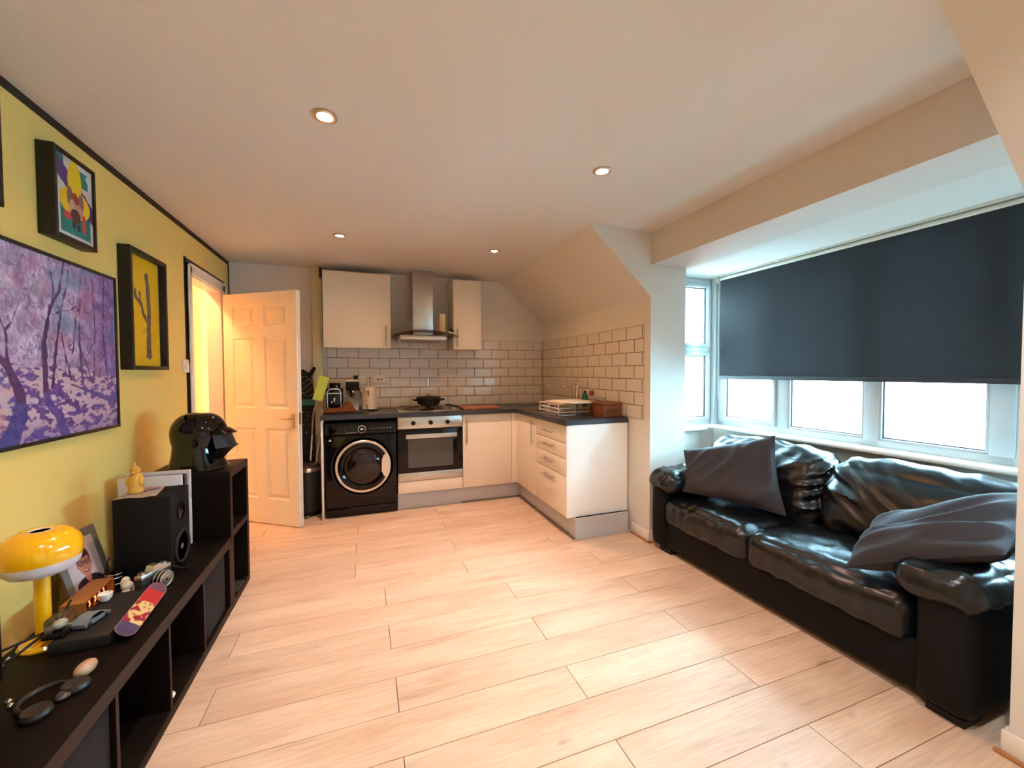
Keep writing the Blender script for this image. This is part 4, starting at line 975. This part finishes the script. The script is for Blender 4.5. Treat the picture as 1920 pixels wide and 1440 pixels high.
tag(obj('dark_booklet', B().box(-.80, -.70, 2.70, 2.84, .041, .05, bev=.002), mat('dark_green_cover', S(40, 44, 36), .5)), 'dark flat booklet on the bottom of the tall shelf', 'booklet')
kl = thing('keys', 'small bunch of metal keys on the middle board of the tall shelf', 'keys', (-.72, 2.66, .426))
obj('key_ring', B().torus((-.72, 2.665, .429), .014, .0018, 'z', 20, 6), CHROME, kl)
for a in (0, .7): obj('key', B().box(-.715, -.709, 2.675, 2.715 + a * .01, .4265 + a * .004, .429 + a * .004), CHROME, kl)

# ================================================================== THINGS ON THE SHELVES
hm = thing('black_helmet', 'glossy black flared helmet on top of the tall shelf by the door', 'helmet', (-.885, 2.775, zt2))
def helm(u, v):
    a = u * 2 * PI; ca, sa = math.cos(a), math.sin(a)
    # profile: flared skirt at the bottom, waist, dome
    if v < .42:
        t = v / .42; rr = .148 - .040 * math.sin(t * PI / 2) ** .8 if True else 0
        fr = .120 - .045 * math.sin(t * PI / 2) ** .7
        z = .0 + t * .13; bk = .150 - .022 * math.sin(t * PI / 2)
        rx = fr + .02 if ca > 0 else bk; ry = .125 - .015 * t
    else:
        t = (v - .42) / .58; ph = t * PI / 2
        z = .13 + .182 * math.sin(ph) if t < 1 else .312
        base = math.cos(ph) ** .62 if t < 1 else 0
        rx = (.095 + .05 * math.sin(min(t * 3, 1) * PI / 2) if ca > 0 else .128 + .022 * math.sin(min(t * 2.2, 1) * PI / 2)) * base; ry = (.110 + .012 * math.sin(min(t * 2.5, 1) * PI / 2)) * base
    return (-.885 + rx * ca, 2.775 + ry * sa, zt2 + z + .001)
b = B(); b.grid(helm, 56, 40, closed_u=True); bmesh.ops.remove_doubles(b.bm, verts=b.bm.verts[:], dist=.0005)
obj('shell', b, mat('helmet_gloss', (.002, .002, .002), .06, var=.01, coat=.3, spec=.35), hm, smooth=80)
# plain visor band and chin guard
def visor(u, v):
    a = (u - .5) * 1.9; rx = .178 - .030 * v; ry = .127 - .006 * v
    return (-.885 + rx * math.cos(a), 2.775 + ry * math.sin(a), zt2 + .115 + v * .085)
b = B(); b.grid(visor, 24, 10); bmesh.ops.solidify(b.bm, geom=b.bm.faces[:], thickness=-.012)
obj('visor', b, mat('visor_smoke', (.05, .042, .042), .3, coat=.3), hm, smooth=60)
def brow(u, v):
    a = (u - .5) * 2.0; k = .150 + .03 * v
    return (-.885 + (k) * math.cos(a), 2.775 + (.122 + .014 * v) * math.sin(a), zt2 + .215 - .022 * v)
b = B(); b.grid(brow, 24, 5); bmesh.ops.solidify(b.bm, geom=b.bm.faces[:], thickness=.006)
obj('brow_peak', b, MC['helmet_gloss'], hm, smooth=60)
def chin(u, v):
    a = (u - .5) * 1.8; k = .186 - .092 * v ** .8
    return (-.885 + k * math.cos(a), 2.775 + (.128 - .03 * v) * math.sin(a), zt2 + .118 - .092 * v)
b = B(); b.grid(chin, 24, 6); bmesh.ops.solidify(b.bm, geom=b.bm.faces[:], thickness=.008)
obj('chin_guard', b, mat('chin_grey', (.016, .015, .016), .22, coat=.3), hm, smooth=60)

ps = thing('game_console', 'white upright game console with black core behind the speaker', 'games console', (-1.0, 2.51, .405))
PW_ = mat('console_white', S(206, 202, 206), .45, var=.01)
obj('core', B().box(-1.115, -.872, 2.485, 2.545, .415, .785, bev=.006), BLKG, ps)
obj('stand', B().cyl((-1.0, 2.515, .405), (-1.0, 2.515, .416), .055), BLKM, ps)
for y, nm in ((2.474, 'near_side_panel'), (2.548, 'far_side_panel')):
    p_ = obj(nm, B().box(-1.125, -.868 if y < 2.5 else -.858, y, y + .010, .412, .792 if y < 2.5 else .80, bev=.004), PW_, ps)
obj('edge_fin', B().box(-.872, -.858, 2.545, 2.560, .41, .65, bev=.003).box(-.872, -.858, 2.545, 2.560, .665, .80, bev=.003), PW_, ps)
obj('emblem', B().box(-1.062, -1.056, 2.4732, 2.474, .738, .758).box(-1.056, -1.048, 2.4732, 2.474, .748, .758).box(-1.072, -1.042, 2.4732, 2.474, .733, .737), mat('emblem_grey', S(60, 56, 66), .5), ps)

sk_ = thing('loudspeaker', 'black bookshelf loudspeaker on the low shelf in front of the console', 'loudspeaker', (-.9, 2.26, .405))
sx0, sx1, sy0, sy1, sz1 = -1.005, -.805, 2.165, 2.365, .765
obj('cabinet', B().box(sx0, sx1, sy0, sy1, .409, sz1, bev=.003), mat('speaker_black', (.004, .004, .004), .8, spec=.2), sk_)
cx_, cy_ = sx1, (sy0 + sy1) / 2
obj('woofer', B().lathe([(.075, 0), (.078, .004), (.070, .008), (.064, .004), (.02, -.0), (.018, .006), (.001, .01)][:5] + [(.02, .003), (.001, .006)], (sx1, cy_, .505), 36, 'x'), mat('cone_tan', S(96, 84, 66), .6), sk_)
obj('woofer_surround', B().torus((sx1 + .004, cy_, .505), .07, .008, 'x', 36), BLKM, sk_)
obj('tweeter', B().lathe([(.04, 0), (.04, .004), (.015, .006), (.001, .012)], (sx1, cy_, .67), 28, 'x'), BLKG, sk_)
obj('speaker_cable', B().tube([(-1.006, 2.20, .47), (-1.03, 2.19, .52), (-1.045, 2.17, .44), (-1.06, 2.12, .408)], .003, 6), BLKM, sk_)
lf = thing('paper_leaflet', 'creased white leaflet lying on top of the black speaker', 'leaflet', (-.93, 2.25, sz1))
b = B(); b.grid(lambda u, v: (-1.0 + .145 * u * (1 - .25 * v), 2.168 + .19 * v, sz1 + .002 + .004 * abs(math.sin(u * 5 + v * 2))), 12, 12)
bmesh.ops.solidify(b.bm, geom=b.bm.faces[:], thickness=.0008); obj('sheet', b, mat('leaflet_paper', S(214, 196, 186), .8), lf)
b = B()
for i in range(7): b.box(-.985 + .008 * i, -.975 + .012 * i, 2.20 + .016 * i, 2.206 + .016 * i, sz1 + .0065, sz1 + .0072)
b.ball((-.91, 2.30, sz1 + .0065), .014, (1.3, 1.6, .06)); obj('print_marks', b, mat('leaflet_ink', S(110, 90, 110), .8), lf)
cd = thing('beeswax_candle', 'yellow beeswax figure candle on the speaker leaflet', 'candle', (-.975, 2.27, sz1 + .007))
WAX = mat('beeswax', S(206, 160, 66), .5, var=.08, bump=.4, bscale=120)
cz = sz1 + .007
obj('wax_body', B().lathe([(.026, 0), (.028, .01), (.024, .03), (.028, .055), (.024, .075), (.014, .083), (.018, .095), (.017, .108), (.008, .116), (.001, .118)], (-.962, 2.26, cz), 20).ball((-.94, 2.25, cz + .05), .012, (1, 1, 2)).ball((-.984, 2.255, cz + .05), .012, (1, 1, 2)).ball((-.962, 2.24, cz + .09), .006), WAX, cd)
obj('wick', B().cyl((-.962, 2.26, cz + .117), (-.962, 2.26, cz + .132), .0015, seg=6), mat('wick_white', S(220, 210, 180), .8), cd)

# mushroom lamp
lx, ly = -1.01, 1.775
lm = thing('mushroom_lamp', 'yellow and white mushroom table lamp at the left on the shelf', 'table lamp', (lx, ly, .405))
YP = mat('yellow_lacquer', S(240, 176, 10), .15, var=.02, coat=.6)
obj('lamp_base', B().lathe([(.060, 0), (.062, .006), (.056, .014), (.022, .018), (.001, .018)], (lx, ly, .405), 40), YP, lm)
obj('lamp_stem', B().cyl((lx, ly, .42), (lx, ly, .655), .0195), YP, lm)
obj('lamp_cap', B().lathe([(.095, .690), (.099, .705), (.099, .728), (.091, .755), (.073, .776), (.052, .786), (.034, .787), (.026, .782), (.023, .774), (.023, .72)], (lx, ly, 0), 48), YP, lm)
obj('lamp_diffuser', B().lathe([(.095, .690), (.091, .668), (.076, .651), (.050, .641), (.020, .638)], (lx, ly, 0), 48), mat('opal_white', S(214, 206, 212), .3), lm)
obj('cap_hole_rim', B().torus((lx, ly, .783), .027, .0035), mat('rim_white', S(230, 220, 205), .4), lm)
obj('lamp_cable', B().tube([(lx - .05, ly - .06, .41), (lx - .03, ly - .16, .409), (lx + .02, ly - .24, .409), (lx + .02, ly - .30, .409)], .003, 6), GLOSSW, lm)
cbl = thing('black_cables', 'tangled black cables crossing in front of the yellow lamp stem', 'cable', (-1.05, 1.7, .408))
obj('cable_strand', B().tube([(-1.13, 1.66, .43), (-1.06, 1.70, .445), (-.985, 1.76, .455), (-.96, 1.80, .45)], .004, 6), BLKM, cbl)
obj('cable_strand', B().tube([(-1.08, 1.64, .41), (-1.03, 1.68, .425), (-.98, 1.78, .46), (-.985, 1.86, .50)], .004, 6), BLKM, cbl)

# photo frame, leaning on the wall
pf = thing('photo_frame', 'grey mounted portrait photograph leaning against the wall behind the lamp', 'photo frame', (-1.09, 2.14, .405))
P0, P1, P3 = Vector((-1.085, 2.045, .406)), Vector((-1.045, 2.235, .406)), Vector((-1.168, 2.085, .645))
U = P1 - P0; V_ = P3 - P0; Nn = U.cross(V_).normalized()
if Nn.x < 0: Nn = -Nn
U = P1 - P0
def slab(b, u0, u1, v0, v1, d0, d1):
    q = [[b.bm.verts.new(P0 + U * u + V_ * v + Nn * d) for u, v in ((u0, v0), (u1, v0), (u1, v1), (u0, v1))] for d in (d0, d1)]
    b.bm.faces.new(q[0]); b.bm.faces.new(q[1][::-1])
    for i in range(4): b.bm.faces.new((q[0][i], q[1][i], q[1][(i + 1) % 4], q[0][(i + 1) % 4]))
b = B(); slab(b, 0, 1, 0, 1, 0, .008); obj('mount_board', b, mat('grey_mount', S(112, 108, 98), .8), pf)
def portrait(u, v):
    c = np.ones(u.shape + (3,)) * cc(192, 176, 176)
    def E(cx, cy, rx, ry, col, k=1):
        nonlocal c; t = np.clip((1 - ((u - cx) / rx) ** 2 - ((v - cy) / ry) ** 2) * 8, 0, 1)[..., None] * k; c = c * (1 - t) + col * t
    E(.5, .02, .42, .18, cc(48, 30, 44)); E(.5, .20, .10, .14, cc(176, 118, 96)); E(.5, .58, .23, .27, cc(66, 30, 26)); E(.5, .44, .205, .255, cc(186, 122, 98))
    E(.5, .68, .20, .10, cc(70, 32, 28)); E(.29, .44, .03, .06, cc(176, 110, 90)); E(.71, .44, .03, .06, cc(176, 110, 90))
    for cx in (.40, .60): E(cx, .49, .092, .062, cc(40, 22, 26)); E(cx, .49, .072, .045, cc(160, 104, 88)); E(cx, .49, .02, .018, cc(40, 26, 26))
    E(.5, .50, .05, .012, cc(40, 22, 26)); E(.5, .40, .03, .05, cc(170, 104, 84)); E(.5, .295, .085, .028, cc(120, 44, 44)); E(.5, .305, .06, .010, cc(226, 206, 196))
    return c
nu = nv = 110; uu, vv = np.meshgrid(np.linspace(0, 1, nu), np.linspace(0, 1, nv)); rgb = portrait(uu, vv)
rgb = np.where(rgb <= .04045, rgb / 12.92, ((rgb + .055) / 1.055) ** 2.4)
off = np.array(P0 + Nn * .0085) - np.array((-1.09, 2.14, .405))
co = off + (.14 + .72 * uu.ravel())[:, None] * np.array(U) + (.12 + .74 * vv.ravel())[:, None] * np.array(V_)
i = np.arange(nv - 1)[:, None] * nu + np.arange(nu - 1)[None]
me = bpy.data.meshes.new('photo'); me.from_pydata(co.tolist(), [], np.stack([i, i + 1, i + nu + 1, i + nu], -1).reshape(-1, 4).tolist()); me.materials.append(paintmat('photo_print', .4))
a_ = me.color_attributes.new('Col', 'FLOAT_COLOR', 'POINT'); a_.data.foreach_set('color', np.concatenate([rgb.reshape(-1, 3), np.ones((nu * nv, 1))], 1).astype(np.float32).ravel())
o = bpy.data.objects.new('photo', me); C.objects.link(o); o.parent = pf; o['label'] = 'portrait of a smiling person with short dark hair and glasses'

# glowing tube clock
ck = thing('tube_clock', 'wooden box clock with glowing orange tubes in front of the photograph', 'clock', (-.998, 1.993, .4055), R(3))
WB = mat('clock_wood', S(150, 92, 44), .4, var=.2, vscale=12)
obj('wooden_case', B().box(-.04, .03, -.104, .104, .058, .066, bev=.003).box(-.04, .03, -.104, .104, 0, .008, bev=.002).box(-.04, .03, -.104, -.096, .008, .058).box(-.04, .03, .096, .104, .008, .058).box(-.04, -.034, -.096, .096, .008, .058), WB, ck, local=True)
obj('dark_interior', B().box(-.033, -.028, -.095, .095, .009, .054), BLKM, ck, local=True)
for i in range(6):
    y = -.077 + i * .030 + (.006 if i > 2 else -.004)
    t_ = obj('glass_tube', B().lathe([(.0105, 0), (.0105, .032), (.008, .039), (.001, .041)], (.006, y, .010), 16), CLEAR, ck, local=True)
    obj('glowing_digit', B().tube([(.006, y - .004, .016), (.006, y + .004, .018), (.006, y + .004, .027), (.006, y - .004, .030), (.006, y, .037)], .0014, 5), mat('neon_orange', (1, .2, .05), .5, emit=(1, .16, .03, 9 if i in (0, 1, 2, 3, 4, 5) else 3)), t_, local=True)
# flat black box with small things on it
tag(obj('flat_black_box', B().box(-.955, -.80, 1.685, 2.00, .4055, .445, bev=.006), mat('box_black', (.006, .006, .006), .6)), 'flat black box under the model car on the low shelf', 'box')
SIL = mat('model_silver', S(120, 130, 136), .35, .2, var=.1, vscale=60)
mcx = thing('model_car', 'small silver-grey wedge-shaped model car on the flat black box', 'toy car', (-.893, 1.787, .446), R(76))
obj('car_body', B().prism([(-.048, .006), (.048, .006), (.050, .014), (.030, .020), (.008, .034), (-.018, .035), (-.042, .024), (-.050, .018)], -.021, .021, 'y'), SIL, mcx, local=True)
obj('car_windows', B().prism([(.026, .0215), (.009, .0325), (-.016, .0335), (-.030, .026), (.0, .0215)], -.0215, .0215, 'y'), BLKG, mcx, local=True)
for x in (-.032, .032):
    for y in (-.021, .017): obj('wheel', B().cyl((x, y, .0085), (x, y + .004, .0085), .0085, seg=16), BLKM, mcx, local=True)
cs = thing('clear_display_case', 'small clear domed case on a black base left of the model car', 'display case', (-.952, 1.745, .446))
obj('case_base', B().box(-.982, -.922, 1.705, 1.785, .4455, .460, bev=.006), BLKG, cs)
obj('case_dome', B().box(-.979, -.925, 1.710, 1.780, .460, .510, bev=.012, seg=4), CLEAR, cs)
obj('case_content', B().ball((-.952, 1.745, .478), .018, (1, 1.2, .8)), mat('pale_mineral', S(190, 180, 160), .5, bump=.5, bscale=60), cs)
tag(obj('white_trinket', B().lathe([(.012, 0), (.020, .012), (.022, .028), (.016, .03), (.012, .015), (.001, .01)], (-.928, 1.94, .446), 20), GLOSSW), 'tiny white china cup beside the glowing clock', 'cup')
tg = thing('glass_tumbler', 'short glass tumbler with dark banding between the frame and speaker', 'glass', (-1.0, 2.16, .405))
obj('glass_wall', B().lathe([(.030, .001), (.033, .075), (.030, .075), (.027, .006), (.001, .005)], (-.995, 2.155, .405), 28), CLEAR, tg)
for z in (.02, .045, .06): obj('silver_band', B().torus((-.995, 2.155, .405 + z), .0325, .002, 'z', 28, 6), CHROME, tg)
# film camera
ca_ = thing('film_camera', 'vintage silver and black film camera beside the speaker', 'camera', (-.84, 2.088, .4055), R(-22))
# local: lens looks toward +x
obj('camera_body', B().box(-.018, .016, -.068, .068, .004, .060, bev=.004), mat('camera_leatherette', (.012, .012, .012), .7, bump=.5, bscale=300), ca_, local=True)
obj('top_plate', B().box(-.018, .016, -.068, .068, .060, .078, bev=.003), mat('satin_chrome', (.55, .54, .52), .3, .9), ca_, local=True)
obj('prism_hump', B().prism([(-.022, .078), (.022, .078), (.013, .098), (-.013, .098)], -.016, .018, 'x'), MC['satin_chrome'], ca_, local=True)
obj('bottom_plate', B().box(-.018, .016, -.068, .068, 0, .004), MC['satin_chrome'], ca_, local=True)
b = B()
for r, a, c in ((.030, .016, .026), (.027, .026, .036), (.032, .036, .056)): b.cyl((a, 0, .038), (c, 0, .038), r, seg=32)
ln = obj('lens_barrel', b, BLKM, ca_, local=True)
obj('lens_rings', B().torus((.026, 0, .038), .030, .0025, 'x').torus((.045, 0, .038), .0325, .0025, 'x').torus((.057, 0, .038), .029, .003, 'x'), MC['satin_chrome'], ln, local=True)
obj('lens_glass', B().ball((.052, 0, .038), .022, (.25, 1, 1)), mat('lens_glass', (.01, .02, .016), .04, coat=1), ln, local=True)
for y, r in ((-.052, .012), (.045, .013), (.025, .006)): obj('dial', B().cyl((0, y, .078), (0, y, .087), r, seg=20), MC['satin_chrome'], ca_, local=True)
obj('strap', B().tube([(0, .07, .06), (.02, .11, .03), (.01, .16, .006), (-.03, .20, .004)], .004, 6), BLKM, ca_, local=True)
fg2 = thing('white_ornament', 'small chalky white ornament with two feet in front of the camera', 'ornament', (-.915, 2.06, .4055))
CH = mat('chalk_white', S(214, 210, 192), .7, bump=.5, bscale=90)
obj('ornament_body', B().ball((-.915, 2.06, .440), .020, (1, .9, 1.0)).ball((-.922, 2.065, .462), .014).box(-.934, -.91, 2.05, 2.07, .447, .463, bev=.003), CH, fg2)
for y in (2.045, 2.078): obj('foot', B().prism([(-.012, 0), (.014, 0), (.010, .010), (-.004, .026), (-.010, .026)], -.008, .008, 'y').bm and B().box(-.926, -.900, y - .008, y + .008, .4055, .428, bev=.004), CH, fg2)
# small skateboard deck
sd_ = thing('mini_skateboard', 'little skateboard deck with red and cream graphics near the shelf edge', 'skateboard', (-.775, 1.89, .406))
pA, pB = Vector((-.766, 1.675, .424)), Vector((-.792, 2.03, .426))
dd_ = (pB - pA); Ld = dd_.length; dd_.normalize(); wd_ = Vector((-.80, -.08, .58)).normalized(); wd_ = (wd_ - dd_ * wd_.dot(dd_)).normalized(); nn_ = dd_.cross(wd_)
nu, nv = 70, 20
co, rg2 = [], []
for i in range(nu):
    for j in range(nv):
        u, v = i / (nu - 1), j / (nv - 1) * 2 - 1
        wid = .032 * (1 - max(0, (abs(2 * u - 1) - .72) / .28) ** 2.2) ** .5 if abs(2 * u - 1) < .999 else .002
        lift = .018 * max(0, abs(2 * u - 1) - .72) / .28
        p = pA + dd_ * (u * Ld) + wd_ * (v * wid) - nn_ * lift * 0 + Vector((0, 0, .012)) + Vector((.3, 0, .6)) * lift * .6
        co.append(tuple(p - Vector((-.775, 1.89, .406))))
        nzv = noise.noise(Vector((u * 14, v * 2.0, 3)))
        col = cc(176, 40, 42)
        if u < .22: col = cc(70, 62, 92)
        elif u > .86: col = cc(96, 62, 78)
        elif .22 <= u < .62 and (nzv > -.05): col = cc(206, 176, 116)
        elif u < .62: col = cc(140, 20, 44)
        if abs(v) > .9: col = cc(150, 110, 110)
        rg2.append(col)
rg2 = np.array(rg2); rg2 = np.where(rg2 <= .04045, rg2 / 12.92, ((rg2 + .055) / 1.055) ** 2.4)
i = np.arange(nu - 1)[:, None] * nv + np.arange(nv - 1)[None]
me = bpy.data.meshes.new('deck'); me.from_pydata(co, [], np.stack([i, i + nv, i + nv + 1, i + 1], -1).reshape(-1, 4).tolist()); me.materials.append(paintmat('deck_print', .35))
a_ = me.color_attributes.new('Col', 'FLOAT_COLOR', 'POINT'); a_.data.foreach_set('color', np.concatenate([rg2, np.ones((nu * nv, 1))], 1).astype(np.float32).ravel())
o = bpy.data.objects.new('deck', me); C.objects.link(o); o.parent = sd_; md = o.modifiers.new('s', 'SOLIDIFY'); md.thickness = .004
for u in (.25, .75):
    c_ = pA + dd_ * (u * Ld) + Vector((-.018, 0, -.002)); obj('wheel', B().cyl(c_ - wd_ * .008 + Vector((0, 0, -.006)), c_ + wd_ * .008 + Vector((0, 0, -.006)), .009, seg=14), MC['white_ring'], sd_)
# foreground oddments
STN = mat('tan_stone', S(176, 142, 110), .4, var=.12, vscale=25)
b = B(); b.ball((0, 0, 0), .027, (.8, 1.1, .75), 24); o = tag(obj('tan_pebble', b, STN), 'smooth tan pebble on the near part of the shelf', 'pebble'); o.location = (-.79, 1.545, .4265); o.rotation_euler = (R(10), R(-15), R(-25))
hs = thing('headphones', 'dark brown over-ear headphones lying on the near part of the shelf', 'headphones', (-.83, 1.44, .406))
BRN = mat('brown_leatherette', S(34, 27, 23), .45, var=.1)
obj('headband', B().tube([(-.83 + .05 * math.cos(a), 1.455 + .055 * math.sin(a), .418) for a in np.linspace(.5, 4.4, 20)], [.007] * 20, 8), BRN, hs)
for x, y, r in ((-.80, 1.50, 0), (-.815, 1.395, 1)): obj('ear_cup', B().lathe([(.001, 0), (.028, .002), (.032, .012), (.028, .022), (.015, .018), (.001, .016)], (x + (.02 if r == 0 else .0), y - .02 * (r == 0), .406), 24), BRN, hs)
tag(obj('dark_pebble', B().ball((-.79, 1.455, .416), .018, (1, 1.4, .55)), mat('dark_stone', S(64, 58, 54), .3)), 'dark polished pebble beside the headphones', 'pebble')
gm = thing('glass_beads', 'two small shiny glass beads near the left edge of the shelf', 'beads', (-.93, 1.47, .406))
for x, y in ((-.915, 1.475), (-.90, 1.455)): obj('bead', B().ball((x, y, .414), .008), CHROME, gm)
tv = thing('television', 'black television edge standing on the shelf at the far left', 'television', (-1.02, 1.30, .405))
obj('screen_panel', B().box(-.99, -.955, .78, 1.525, .45, .88, bev=.004), mat('tv_black', (.006, .005, .008), .35), tv)
obj('tv_stand', B().box(-1.05, -.90, 1.05, 1.30, .4055, .414, bev=.003).box(-.985, -.965, 1.14, 1.20, .414, .46), BLKM, tv)
